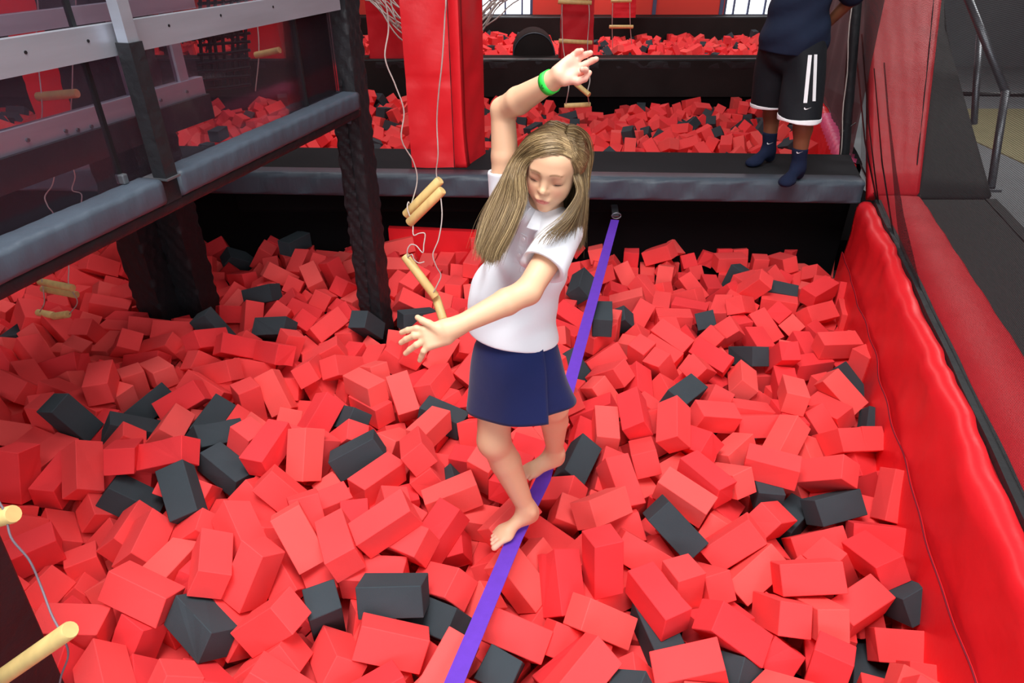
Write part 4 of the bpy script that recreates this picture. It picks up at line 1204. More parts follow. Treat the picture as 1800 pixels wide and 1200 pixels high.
-2721,685,-145,887,108,-167,1152,1059,-158,-194,745,-426,-3616,2115,-115,-667,-257,247,-3221,1629,-101,-350,550,739,-1875,3188,-155,-398,636,-253,
-3439,1084,-117,-652,271,656,-2815,3025,-120,-395,-607,-497,-3778,3867,-118,-657,-260,-658,-449,595,-169,682,-518,-190,-3632,1161,-118,-148,691,150,
-4087,1509,-118,-564,426,565,-2344,1233,-78,-338,-35,560,-2466,2742,-117,-699,412,-95,-3234,739,-40,-211,381,706,-2658,552,-112,504,0,-864,-3553,1316,-158,-271,281,-522,
-1350,3014,-148,-188,-625,-661,103,3765,-162,-694,623,274,-2120,1200,-167,-867,168,468,-3916,3014,-167,881,219,101,-2850,1563,-158,352,-343,-859,
-2455,1090,-124,-567,-373,-733,-3205,928,-104,303,899,228,-2071,1794,-164,92,-478,-665,-2570,1797,-158,324,-806,-249,-2849,1451,-95,-661,-293,520,
-3004,3037,-114,609,205,558,769,1001,-135,-500,-489,701,-1549,2207,-143,-598,618,-243,-4097,1265,-107,-603,278,650,-2312,614,-116,-69,-703,702,
-541,1067,-144,836,-295,-148,-3267,1031,-115,655,265,-644,-2922,1354,-91,641,577,117,-2105,2054,-113,-18,-740,650,969,1049,-118,698,-113,-114,
-3474,3158,-148,-136,298,937,-690,599,-157,-476,-124,722,926,840,-163,-282,-22,-740,-3017,1023,-83,-664,133,-659,-3663,1017,-158,166,-80,-428,
-2787,2230,-170,-383,-737,-457,-3635,1948,-142,-611,-83,559,-2846,669,-169,-682,-666,-7,-2924,1104,-164,-278,345,654,-4008,1368,-59,-173,903,-54,
-1018,1141,-170,-572,-437,-126,-2606,1036,-66,772,-544,-29,-1167,813,-116,-294,649,283,839,2281,-156,241,848,309,-3907,1105,-118,-170,-686,-170,
-2148,1720,-100,518,144,771,-1728,1331,-156,-749,-181,-265,-2830,938,-94,-518,-138,-336,-3485,1776,-128,-126,624,299,42,606,-118,708,0,-6,-2400,862,-129,-461,-202,632,
215,552,-119,-677,0,736,-3149,2593,-158,-359,-329,-236,-913,980,-143,827,325,-258,-2027,553,-164,-273,273,-651,102,4293,-135,-814,302,-182,-2496,616,-157,-149,-648,-679,
-3145,1242,-169,13,-6,-432,-2001,1586,-143,-851,-211,-133,-2137,938,-120,-351,847,396,125,828,-138,-177,532,-420,-198,574,-77,-893,-401,186,-3724,1433,-132,-664,259,375,
-4142,2896,-170,664,-748,2,-1413,3356,-164,0,551,589,-3632,1666,-128,129,431,-656,-830,932,-101,-284,-153,-330,-4085,1686,-135,71,608,55,-593,2252,-166,-211,875,95,
-1745,2224,-154,-574,62,-380,-3432,2055,-119,208,569,-767,-3912,3453,-119,-260,-814,-186,-2471,1377,-117,-565,-598,558,-2511,812,-169,-872,-196,-427,
-635,778,-117,-614,65,-59,-1171,1076,-148,-126,845,-343,-2922,780,-96,718,403,449,-2260,1433,-157,143,553,-780,-2388,2309,-118,-428,-556,566,803,2451,-108,-307,660,332,
-1354,2442,-159,-94,-486,-807,-317,612,-40,533,-57,-459,-2768,1745,-164,401,-63,-180,-3063,673,-4,-690,-3,703,-1832,1584,-114,194,655,707,-2219,847,-157,322,0,72,
-3317,904,10,-480,165,-859,-203,950,-73,845,-23,139,-2651,667,-44,169,-502,-287,-3030,2670,-145,-920,-147,334,285,924,-108,298,869,-384,-2746,2439,-161,617,-624,-302,
-2998,2894,-94,-666,18,729,-1697,918,-147,500,-711,479,-3923,2559,-137,331,-752,-135,-2744,1960,-116,700,65,65,-2204,1221,-98,591,-275,120,-1242,976,-105,-254,-258,-664,
294,4379,-118,-617,344,618,157,714,-160,-644,-697,-215,-3073,2541,-95,-608,680,-224,264,4202,-43,-434,301,-391,-3228,3158,-121,175,-615,-763,-2657,1312,-125,-676,32,509,
-3389,2663,-105,-435,752,492,-951,633,-119,241,391,-625,-503,808,-122,-333,-844,-410,-1928,1284,-133,907,-8,-422,-3846,1217,-112,154,-655,-492,
-2172,2334,-134,458,-263,-79,217,1070,-110,575,512,637,-771,4040,-138,-479,202,-704,-814,706,-65,410,-911,-40,718,636,-135,141,656,741,-2426,1542,-150,-498,116,-735,
-2929,1682,-61,348,730,588,-3637,2387,-118,-511,490,-488,515,1054,-148,540,117,-25,-2124,662,-124,422,207,883,-2218,2075,-128,287,339,-725,327,760,-118,-660,-253,-660,
593,620,-119,115,-745,607,-1905,1683,-98,-850,323,-62,-2984,755,48,-302,-432,441,-3448,1462,-87,-24,635,-489,-3557,2505,-125,611,566,437,-318,773,-152,-5,-365,37,
-3210,1324,-70,386,772,466,-3844,2236,-128,-805,513,-120,-3595,2738,-148,-326,-159,925,24,3452,-152,346,690,-606,-67,2806,-113,-196,-409,93,
-1874,1106,-115,-328,-197,-614,-3093,1723,-78,455,783,393,-3079,624,-126,786,-78,-91,142,3364,-79,-337,44,-93,-341,1868,-161,775,298,557,-3295,2009,-140,147,413,-220,
-1909,757,-163,437,-468,755,-2590,2013,-20,579,-686,14,-2891,1844,-90,-453,632,-579,-2753,2765,-158,-857,468,-102,-3619,1226,-13,-367,604,-604,
-3276,3504,-118,-618,-344,344,-2812,1157,-40,756,491,-232,-2408,2001,-110,649,-513,196,-2348,2206,-50,767,-503,385,-2678,4288,-116,-92,513,-622,
-753,1803,-118,664,243,-664,-709,1032,-103,411,-543,731,-3487,2882,-160,-585,-651,219,-2381,1714,-99,-455,49,-743,-11,792,-90,507,158,692,-3497,3581,-158,-126,614,569,
-3860,1733,-99,397,-563,-136,-3557,1902,-36,505,-236,430,-4021,2967,-108,225,-706,-639,-2664,1214,-52,509,-522,684,-1699,776,-82,-730,366,-565,1102,878,-103,429,-551,244,
-1472,674,-149,452,10,-892,-3703,580,-118,-423,-566,566,-3861,2714,-110,-526,-745,-410,-1925,2126,-111,-374,654,445,-3339,657,-38,14,-988,-6,-515,625,-82,-483,-163,-851,
-3240,2115,-137,-165,-882,-129,-3375,2472,-111,366,-142,657,-2517,1923,-53,203,154,543,210,616,8,-322,-342,879,-3961,1004,-118,-354,612,-612,-3669,1793,-79,-160,-435,885,
-4090,1095,-48,336,294,887,-3730,2051,-44,887,-250,-224,-3236,2917,-86,5,-849,211,97,2784,-86,500,725,-74,-2524,1261,-35,-123,-540,-535,-2683,2608,-107,597,489,362,
-3331,3324,-118,15,847,139,174,3965,-164,-92,-381,-215,-113,3079,-120,-550,-154,817,-12,556,20,-582,580,-400,-3281,1401,-57,-294,869,161,-2074,1078,-113,920,-132,346,
-2976,2258,-136,145,-433,-430,-2871,2003,-55,364,-427,819,-203,820,-19,71,557,339,-2632,2157,-118,-695,-135,133,-238,4317,-65,0,0,-665,-1987,840,-63,-451,337,242,
-2814,2224,-48,-34,541,-767,-2331,1435,-15,100,416,-899,-2565,2383,-103,753,65,57,-2467,2464,-56,878,1,142,-2105,3074,-138,583,-639,265,-3508,2659,-73,-526,-308,-419,
-3631,1444,-71,593,289,-263,-2236,1642,-74,859,-305,-354,-2419,704,-86,343,515,-731,-39,3618,-118,-471,-528,527,-3555,1019,-82,-48,-348,-631,-751,873,-63,820,320,-275,
-1684,875,-27,343,691,59,-4127,3091,-65,-888,459,0,-2017,1012,-32,-532,744,-217,-2711,929,-64,-443,174,368,-3820,805,-91,-361,-481,-479,-3647,609,-13,250,661,-250,
-2238,990,-90,-798,-505,245,-3109,1928,-94,398,-292,-735,-3068,958,32,494,-456,-529,-2645,1542,-74,-412,-648,208,-3010,1214,-59,-701,487,113,-2265,1841,-64,-356,827,425,
-937,737,-63,120,895,426,432,618,-94,-51,569,-629,-3914,2097,-26,-600,613,-448,-2347,1036,-63,827,-57,-347,-178,4121,-121,-364,691,-578,280,3731,-133,-156,441,-66,
-2523,1700,-49,-104,-896,361,-3505,2145,-47,429,-330,798,-132,677,-104,327,631,-145,-2877,2585,-95,-444,-527,-664,-3890,1886,-97,-124,-692,420,
-1395,2162,-61,178,-440,810,-4132,3277,-112,442,-74,118,-2156,552,-53,593,590,389,-83,3959,-67,408,-213,-411,51,4121,-72,340,718,282,-2447,740,33,-618,-444,-604,
-2132,1496,-48,129,-843,-243,-3704,2278,-137,-699,663,-188,-4044,2322,-108,638,-705,293,-2802,707,3,344,572,-625,206,3626,-11,356,-613,-589,-4079,2000,-90,185,-722,634,
-3877,2948,-94,-361,213,778,-3640,3089,-72,-278,-443,852,-2956,2390,-84,356,-748,-558,-3007,2765,-86,164,187,123,-3866,2395,-112,-555,29,-589,-543,899,-16,-597,520,610,
-3727,2586,-57,127,-826,-10,-3062,1434,-43,182,-305,859,-2669,2761,-54,-876,-326,-115,-3507,3529,-35,410,-623,-624,-2999,2123,-112,712,-55,-614,
-3580,3988,-151,426,81,815,-2232,762,-23,-403,-324,183,-3087,3295,-27,525,-250,-165,-3338,3129,-70,489,83,182,-1688,1094,-73,460,369,742,-1226,553,-119,517,-516,-484,
-2887,616,75,-576,178,125,-2650,887,31,-516,368,72,-2022,1355,-81,124,490,569,-3501,3086,-72,773,563,-161,129,911,-69,275,441,204,-2204,1330,-2,-586,484,269,
-9,2937,-65,0,0,-998,-2393,928,5,391,745,-29,-2714,2097,-3,-639,-267,-715,-3033,1800,-15,104,-539,-592,-2130,2763,-148,-159,287,942,-1077,950,-65,881,341,263,
-2795,1743,5,-483,492,564,-2504,2338,16,-419,416,522,-2631,2549,-10,630,-170,-302,-3683,2953,-123,-838,-167,461,-2758,1960,55,228,-338,-566,-3683,3546,-137,794,-288,-142,
-3149,2399,-118,-338,621,-621,-3916,3169,-90,560,172,667,-3426,1679,-74,-476,-266,-826,-236,3829,-123,-853,-7,-95,-2503,1601,0,-606,-171,681,-1088,744,-116,-253,-656,665,
-3221,1103,-11,152,-695,179,616,939,-58,35,-890,229,-3396,1528,8,-614,501,592,-4078,739,-120,224,679,184,-2566,590,83,-45,-955,-199,-2371,1912,-48,769,4,-370,
-3985,1569,-65,-829,560,0,-2481,2160,-57,141,328,-369,823,850,-109,-517,193,104,-3312,1629,-23,-254,252,269,-1972,1584,8,697,62,591,-1804,610,-104,246,-703,253,
-1060,591,-65,-1,0,787,-1870,953,-106,887,88,-253,135,4332,-43,357,784,421,-180,4664,4602,686,-173,-173,168,2986,-164,279,-438,-852,-2137,1927,-18,705,481,-522,
-3992,885,-65,0,0,-800,-3723,2834,-35,-168,513,-192,920,642,-109,184,613,-607,-2544,877,-40,-728,-477,-267,684,810,-65,-751,-660,0,-3710,1572,3,60,570,-696,
455,889,-94,-750,552,-364,-3747,1876,-22,574,420,692,-3744,3104,-109,-860,3,-259,-4089,3891,-118,-26,707,-707,-3148,1485,-2,-223,799,435,-2910,933,8,609,-537,385,
-3295,2705,-45,460,406,-81,266,3925,-115,-459,-582,-668,-2801,2470,-67,-531,420,310,-3592,2382,-13,-557,437,-434,-3904,1107,40,375,-927,0,-909,860,-29,-642,520,562,
55,2636,-8,-474,-395,787,-2684,1745,-59,-654,-488,-121,-3500,619,-70,161,-520,-761,-455,927,-75,43,-778,-453,-3909,2796,-65,223,-72,848,-1730,1167,-7,-869,-82,-389,
-1746,1322,-22,-367,242,-735,-1964,686,-15,-745,-23,-393,62,3900,-71,-355,56,395,-3993,2500,-61,-260,314,580,-4147,888,-118,358,2,-6,-4095,1798,-117,-706,-1,708,
-3364,1884,20,506,-273,-389,-3515,3797,-117,-619,-654,-270,-3062,1715,39,-454,308,836,-2003,1233,-2,318,-715,-394,-3011,1552,14,93,-464,-652,-2838,1513,10,-765,120,-134,
134,2916,-22,-898,-289,-170,-3903,1758,10,-471,266,-776,-18,4247,-19,568,-45,638,-3339,2165,-86,-758,-215,-205,-1211,799,42,-3,-9,-982,-3395,3867,-147,-649,-596,-358,
-3422,770,-15,-198,286,-260,-3756,4261,-118,-521,-478,478,-3799,693,-14,739,-178,-295,-3835,1557,-52,-73,-810,-493,-4025,2227,-53,744,612,-207,-2904,2260,15,-366,492,115,
-3219,635,91,49,-695,705,753,633,-32,-474,-448,458,-4088,610,-118,32,706,-32,-3528,887,-86,-504,205,-678,-3529,2876,-59,-551,272,375,57,1038,-37,241,-272,919,
-22,3346,-52,911,113,-358,-3769,3352,-13,683,180,-684,465,707,-45,427,-247,-811,-1329,782,-170,-1000,17,2,]
# ---------------------------------------------------------------- the foam pits
raw = np.array(DATA, float).reshape(-1, 6)
POS = raw[:, :3] / 1000
POS[:, 0] += .06 * np.clip((POS[:, 0] - .2) / 1.0, 0, 1)
qv = raw[:, 3:] / 1000
QW = np.sqrt(np.clip(1 - (qv ** 2).sum(1), 0, 1))
rf = random.Random(21)

def block_mesh(seed, m):
    """a foam off-cut: bevelled, slightly uneven, sometimes with a nibbled corner"""
    r = random.Random(seed)
    bm = bmesh.new()
    bmesh.ops.create_cube(bm, size=1)
    tw = r.uniform(-.03, .03)
    for v in bm.verts:
        v.co = Vector((v.co.x * .104 + r.uniform(-.0025, .0025), v.co.y * .104 + r.uniform(-.0025, .0025), v.co.z * .208 + r.uniform(-.003, .003)))
    if seed % 4 == 3:      # a torn notch on one edge
        es = [e for e in bm.edges]
        e = es[r.randrange(len(es))]
        vs_ = bmesh.ops.bisect_edges(bm, edges=[e], cuts=3)['geom_split']
        mids = [g for g in vs_ if isinstance(g, bmesh.types.BMVert)]
        for g in mids[:2]:
            g.co *= r.uniform(.93, .97)
    bmesh.ops.bevel(bm, geom=[e for e in bm.edges if e.calc_length() > .05], offset=.0022, segments=1, affect='EDGES')
    bm.normal_update()
    me = bpy.data.meshes.new('foam_block')
    bm.to_mesh(me)
    bm.free()
    me.materials.append(m)
    return me
RED = [block_mesh(i, M[('foam_red', 'foam_red_faded', 'foam_red', 'foam_red_deep')[i % 4]]) for i in range(9)]
DRK = [block_mesh(i + 40, M['foam_dark']) for i in range(5)]
def put(name, me, i):
    o = bpy.data.objects.new(name, me)
    o.location = POS[i]
    o.rotation_mode = 'QUATERNION'
    o.rotation_quaternion = Quaternion((QW[i], *qv[i]))
    C.objects.link(o)
    return o
for i, lab in enumerate(DARK_LABELS):
    o = put('charcoal_foam_block', DRK[i % 5], i)
    tag(o, lab, 'foam block', 'charcoal foam blocks in the near pit')
NB = len(DARK_LABELS)
NRED = 300
for i in range(NB, NB + NRED):
    o = put('red_foam_block', RED[rf.randrange(9)], i)
    tag(o, 'loose red foam block among those showing largest in the near pit', 'foam block', 'red foam blocks showing largest in the near pit')

def mass(name, items, meshes, m, label):
    """many blocks joined: items are (position, quaternion)"""
    srcs = []
    for me in meshes:
        v = np.array([tuple(x.co) for x in me.vertices]); srcs.append((v, [tuple(p.vertices) for p in me.polygons]))
    V, F, mi = [], [], []
    n = 0
    mats = list(dict.fromkeys(me.materials[0] for me in meshes))
    for (p, q) in items:
        k_ = rf.randrange(len(srcs))
        v, f = srcs[k_]
        mi += [mats.index(meshes[k_].materials[0])] * len(f)
        mt = np.array(q.to_matrix())
        V.append(v @ mt.T + np.array(p))
        F += [tuple(k + n for k in g) for g in f]
        n += len(v)
    o = mesh_obj(name, [tuple(x) for x in np.concatenate(V)], F, mats=mats, mi=mi)
    return tag(o, label, 'foam blocks', kind='stuff')
rest = range(NB + NRED, len(POS))
allq = [Quaternion((QW[i], *qv[i])) for i in range(len(POS))]
rd, dk = [], []
for i in rest:
    (dk if (i > 900 and rf.random() < .03) else rd).append((POS[i], allq[i]))
mass('red_foam_pile', rd, RED, M['foam_red'], 'remaining mass of red foam blocks filling the near pit')
if dk:
    mass('charcoal_foam_pile', dk, DRK, M['foam_dark'], 'charcoal foam pieces buried deeper in the near pit')
# the two pits behind reuse the settled heap's shape
def tile(x0, y0, x1, y1, dx, dy, dz, flip):
    out = []
    for i in range(len(POS)):
        x, y, z = POS[i]
        if x0 < x < x1 and y0 < y < y1 and z > -.22:
            q = allq[i]
            if flip:
                cx, cy = (x0 + x1) / 2, (y0 + y1) / 2
                x, y = 2 * cx - x, 2 * cy - y
                q = Quaternion((0, 0, 1), math.pi) @ q
            out.append(((x + dx, y + dy, z + dz), q))
    return out
def pit(x_from, x_to, y_at, dz, dark, nm):
    it = []
    x = x_from
    k = 0
    tx0, tx1 = -2.7, .75
    while x < x_to:
        it += tile(tx0, 1.15, tx1, 4.35, x - tx0, y_at - 1.15, dz, k % 2)
        x += tx1 - tx0
        k += 1
    lim = lambda p: p[0] < wallx(p[1]) - .12
    it = [a for a in it if lim(a[0])]
    a, b = [], []
    for q in it:
        (b if rf.random() < dark else a).append(q)
    mass('red_foam_pile', a, RED, M['foam_red'], 'red foam blocks filling the %s pit' % nm)
    mass('charcoal_foam_pile', b, DRK, M['foam_dark'], 'charcoal foam blocks scattered in the %s pit' % nm)
pit(-6.6, 3.4, 5.42, .06, .16, 'middle')
pit(-6.4, 4.2, 10.5, .17, .16, 'farthest')
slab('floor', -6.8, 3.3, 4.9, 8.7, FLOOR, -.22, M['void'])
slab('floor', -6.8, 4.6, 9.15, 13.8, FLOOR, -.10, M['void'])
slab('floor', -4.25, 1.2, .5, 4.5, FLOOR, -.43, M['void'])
# ---------------------------------------------------------------- the girl on the slackline
def frame(xa, za):
    z = Vector(za).normalized()
    x = (Vector(xa) - z * Vector(xa).dot(z)).normalized()
    y = z.cross(x)
    return Matrix((x, y, z)).transposed()      # columns x, y, z

def npm(Mx):
    return np.array([[Mx[i][j] for j in range(3)] for i in range(3)], np.float32)

def smooth01(x, a, b):
    t = np.clip((x - a) / (b - a), 0, 1)
    return t * t * (3 - 2 * t)

Rs, Re, Rw = D(890, 338, 1.74), D(884, 193, 1.65), D(969, 143, 1.50)
Ls, Le, Lw = D(992, 408, 1.68), D(928, 512, 1.60), D(800, 575, 1.55)
PEL, CHE, NEK = D(897, 620, 1.95), D(938, 430, 1.79), D(952, 384, 1.72)
HEAD = D(973, 294, 1.62)
Rh, Rk, Ra = D(872, 655, 1.97), D(868, 772, 2.075), D(927, 897, 2.235)
Lh, Lk, La = D(936, 645, 2.0), D(974, 715, 2.20), D(975, 795, 2.42)

def foot_prims(ankle, toe_dir, up, side, L=.19):
    """side=+1: big toe towards local +x"""
    fy = Vector(toe_dir).normalized()
    fz = (Vector(up) - fy * fy.dot(Vector(up))).normalized()
    fx = fy.cross(fz)
    O = Vector(ankle) - fz * .058 - fy * .040
    def p(x, y, z):
        return O + fx * x * side + fy * y + fz * z
    Rm = npm(Matrix((fx, fy, fz)).transposed())
    s = L / .20
    pr = [cap(p(0, .026, .026), p(0, .04, .03), .024, .024, k=.02),
          cap(p(0, .03, .05), p(0, .040, .075), .022, .024, k=.02),
          cap(p(0, .04, .055), p(.006, .12 * s, .026), .025, .019, k=.03),
          cap(p(-.006, .04, .022), p(-.012, .13 * s, .016), .020, .015, k=.02),
          ell(p(.002, .135 * s, .017), (.036, .030, .017), Rm, k=.02),
          ell(p(.028, .035, .066), (.008, .010, .012), Rm, k=.012),
          ell(p(-.026, .03, .058), (.008, .010, .012), Rm, k=.012)]
    for i, (x, y0, y1, r) in enumerate(((.024, .150, .187, .0108), (.008, .156, .184, .0078), (-.005, .153, .178, .0072), (-.016, .147, .169, .0068), (-.026, .138, .157, .0064))):
        pr.append(cap(p(x, y0 * s, .016), p(x * 1.04, (y0 + y1) / 2 * s, .0155), r * .9, r * .92, k=.007))
        pr.append(cap(p(x * 1.04, (y0 + y1) / 2 * s, .0155), p(x * 1.06, y1 * s, .010), r * .92, r, k=.003))
    pr.append(rbox(p(0, .09, -.02), (.06, .14, .02), Rm, .002, k=.008, op='s'))
    return pr, (O, fx, fy, fz)

def finger(pts, rs, k=.006):
    return [cap(pts[i], pts[i + 1], rs[i], rs[i + 1], k=k if i == 0 else .003) for i in range(len(pts) - 1)]

skin = []
# trunk and neck
TUP = (NEK - PEL).normalized()
TX = (Ls - Rs)
TF = frame(TX, TUP)
tx, ty, tz = TF.col[0], TF.col[1], TF.col[2]      # her left, back (+y away), up
TFn = npm(TF)
skin += [ell(CHE, (.105, .070, .125), TFn, k=.05), ell(CHE.lerp(PEL, .55), (.100, .070, .12), TFn, k=.06), ell(PEL, (.092, .070, .09), TFn, k=.06),
         cap(Rs.lerp(Ls, .12), Ls.lerp(Rs, .12), .036, .036, k=.05)]
# head frame: turned a little to her right, bowed
view = (Vector((0, 0, CAM_H)) - HEAD).normalized()
right0 = view.cross(Vector((0, 0, 1))).normalized() * -1      # picture right
up0 = right0.cross(view) * -1
up0 = view.cross(right0)
if up0.z < 0:
    up0 = -up0
hq = Quaternion(view, R(-11.5)) @ Quaternion(up0, R(-12)) @ Quaternion(right0, R(27))
HX, HY, HZ = hq @ right0, hq @ view, hq @ up0      # x to picture right, y out of the face, z crown
HS = .885
def H(x, y, z):
    return HEAD + (HX * x + HY * y + HZ * z) * HS
HRm = npm(Matrix((HX, HY, HZ)).transposed())
HEADn = np.array(HEAD, np.float32)
def hl(P):
    return (P - HEADn) @ HRm / HS

skin += [cap(NEK + Vector((0, .012, -.04)), H(0, -.022, -.055), .036, .034, k=.03)]
def hs(*r):
    return tuple(v * HS for v in r)
head = [
    ell(H(0, -.018, .027), hs(.0740, .088, .062), HRm, k=.02),
    ell(H(0, .018, -.020), hs(.0565, .056, .070), HRm, k=.035),
    ell(H(0, .036, -.060), hs(.033, .035, .034), HRm, k=.03),
    ell(H(0, .060, -.090), hs(.0155, .013, .012), HRm, k=.022),
    ell(H(.031, .043, -.034), hs(.0225, .023, .026), HRm, k=.03),
    ell(H(-.031, .043, -.034), hs(.0225, .023, .026), HRm, k=.03),
    ell(H(0, .034, .036), hs(.050, .040, .042), HRm, k=.03),
    ell(H(0, .071, .013), hs(.034, .008, .008), HRm, k=.018),
    ell(H(.029, .086, -.003), hs(.0190, .012, .0125), HRm, k=.013, op='s'),
    ell(H(-.029, .086, -.003), hs(.0190, .012, .0125), HRm, k=.013, op='s'),
    ell(H(.0300, .0580, -.002), hs(.0185, .0185, .0135), HRm, k=.005),
    ell(H(-.0300, .0580, -.002), hs(.0185, .0185, .0135), HRm, k=.005),
    # nose
    cap(H(0, .071, .004), H(0, .088, -.027), .0055, .0068, k=.014),
    ell(H(0, .0900, -.0315), hs(.0082, .0088, .0075), HRm, k=.007),
    ell(H(.0085, .0800, -.0350), hs(.0062, .0085, .0060), HRm, k=.006),
    ell(H(-.0085, .0800, -.0350), hs(.0062, .0085, .0060), HRm, k=.006),
    ell(H(.0045, .0870, -.0405), hs(.0026, .0042, .0026), HRm, k=.003, op='s'),
    ell(H(-.0045, .0870, -.0405), hs(.0026, .0042, .0026), HRm, k=.003, op='s'),
    # mouth
    ell(H(0, .0715, -.0600), hs(.021, .012, .014), HRm, k=.012),
    ell(H(.0070, .0815, -.0575), hs(.0120, .0050, .0038), HRm, k=.006),
    ell(H(-.0070, .0815, -.0575), hs(.0120, .0050, .0038), HRm, k=.006),
    ell(H(0, .0800, -.0660), hs(.0150, .0062, .0050), HRm, k=.006),
    cap(H(-.0205, .0735, -.0620), H(0, .0885, -.0616), .0009, .0012, k=.003, op='s'),
    cap(H(.0205, .0735, -.0620), H(0, .0885, -.0616), .0009, .0012, k=.003, op='s'),
]
for s in (1, -1):
    head += [ell(H(.072 * s, -.010, -.016), hs(.006, .016, .026), HRm, k=.006),
             ell(H(.078 * s, -.004, -.014), hs(.004, .009, .015), HRm, k=.004, op='s')]
skin += head
# right arm, raised
Rm_ = Re.lerp(Rw, .34)
skin += [cap(Rs, Rs.lerp(Re, .45), .038, .0345, k=.03), cap(Rs.lerp(Re, .45), Re, .0345, .0295, k=.006),
         cap(Re, Rm_, .0285, .0325, k=.012), cap(Rm_, Rw, .0325, .0225, k=.006)]
# left arm, reaching across
Lm_ = Le.lerp(Lw, .30)
skin += [cap(Ls, Le, .0385, .0315, k=.03), cap(Le, Lm_, .0305, .0325, k=.014), cap(Lm_, Lw, .0325, .0210, k=.006)]
# legs
kb, ka = Rk.lerp(Ra, .33) + Vector((0, .010, 0)), Lk.lerp(La, .33) + Vector((0, .012, 0))
skin += [cap(Rh, Rk, .056, .051, k=.03), ell(Rk + Vector((0, -.010, -.006)), (.040, .040, .050), k=.03),
         cap(Rk, kb, .0455, .0495, k=.012), cap(kb, Ra, .0495, .0275, k=.006),
         cap(Lh, Lk, .060, .048, k=.04), cap(Lk, ka, .0455, .0480, k=.012), cap(ka, La, .0480, .0270, k=.006)]
fr, FR = foot_prims(Ra, Z(868, 945, .2) - Z(932, 915, .2) + Vector((0, 0, -.02)), (0, 0, 1), -1, L=.205)
fl, FL = foot_prims(La, Z(915, 822, .22) - Z(978, 800, .22) + Vector((0, 0, -.01)), (0, 0, 1), 1, L=.205)
skin += fr + fl
# right hand, open palm to the camera
hd = 1.475
A = Rw
pc = D(997, 121, hd)
axis = (D(1012, 108, hd) - D(975, 138, hd)).normalized()
pn = (Vector((0, 0, CAM_H)) - pc).normalized()
pn = (pn - axis * pn.dot(axis)).normalized()
ps = axis.cross(pn)                      # towards the little finger (picture up-left)
if ps.z < 0:
    ps = -ps
PM = npm(Matrix((ps, axis, pn)).transposed())
skin += [rbox(D(996, 123, hd), (.0235, .030, .0110), PM, .010, k=.012),
         cap(Rw, D(984, 133, hd), .0215, .0195, k=.008),
         ell(D(1002, 137, hd - .006), (.0120, .022, .012), PM, k=.010),
         ell(D(993, 115, hd - .005), (.0090, .022, .009), PM, k=.010)]
def dd(l):
    return [D(*q) for q in l]
skin += finger(dd([(1002, 105, hd + .002), (1008, 97, hd - .002), (1015, 91, hd - .008), (1022, 89, hd - .016)]), [.0070, .0066, .0062, .0056], .003)
skin += finger(dd([(1011, 109, hd + .002), (1020, 100.5, hd), (1030, 96, hd - .005), (1038, 93, hd - .013)]), [.0074, .0070, .0066, .0059], .003)
skin += finger(dd([(1016, 118, hd + .002), (1030, 112.5, hd), (1040, 107, hd - .005), (1048, 104, hd - .012)]), [.0076, .0071, .0067, .0060], .003)
skin += finger(dd([(1015, 129, hd), (1027, 124, hd - .008), (1029, 123, hd - .024), (1023, 122, hd - .034)]), [.0078, .0072, .0066, .0058], .003)
skin += finger(dd([(1001, 140, hd - .005), (1015, 143, hd - .012), (1028, 138, hd - .014), (1036, 128, hd - .012)]), [.0100, .0084, .0072, .0060], .004)
# left hand, fingers spread to the picture's left
h2 = 1.545
ax2 = (D(752, 590, h2) - D(795, 577, h2)).normalized()
pn2 = (Vector((0, 0, CAM_H)) - D(765, 588, h2)).normalized()
pn2 = (pn2 - ax2 * pn2.dot(ax2)).normalized()
P2 = npm(Matrix((pn2.cross(ax2), ax2, pn2)).transposed())
skin += [rbox(D(767, 589, h2), (.0295, .034, .0115), P2, .012, k=.018),
         cap(Lw, D(784, 581, h2), .0195, .0200, k=.02)]
skin += finger(dd([(752, 577, h2), (732, 577, h2), (717, 580, h2 + .01), (706, 584, h2 + .02)]), [.0080, .0076, .0071, .0063])
skin += finger(dd([(748, 587, h2), (728, 590, h2), (714, 596, h2 + .012), (705, 602, h2 + .022)]), [.0082, .0078, .0072, .0064])
skin += finger(dd([(748, 597, h2), (732, 606, h2), (721, 614, h2 + .012), (713, 621, h2 + .022)]), [.0080, .0076, .0070, .0062])
skin += finger(dd([(754, 606, h2), (745, 617, h2), (741, 626, h2 + .012), (738, 633, h2 + .02)]), [.0082, .0072, .0066, .0060])
skin += finger(dd([(772, 580, h2 - .008), (754, 569, h2 - .012), (742, 563, h2 - .010), (734, 558, h2 - .004)]), [.0110, .0092, .0080, .0068])

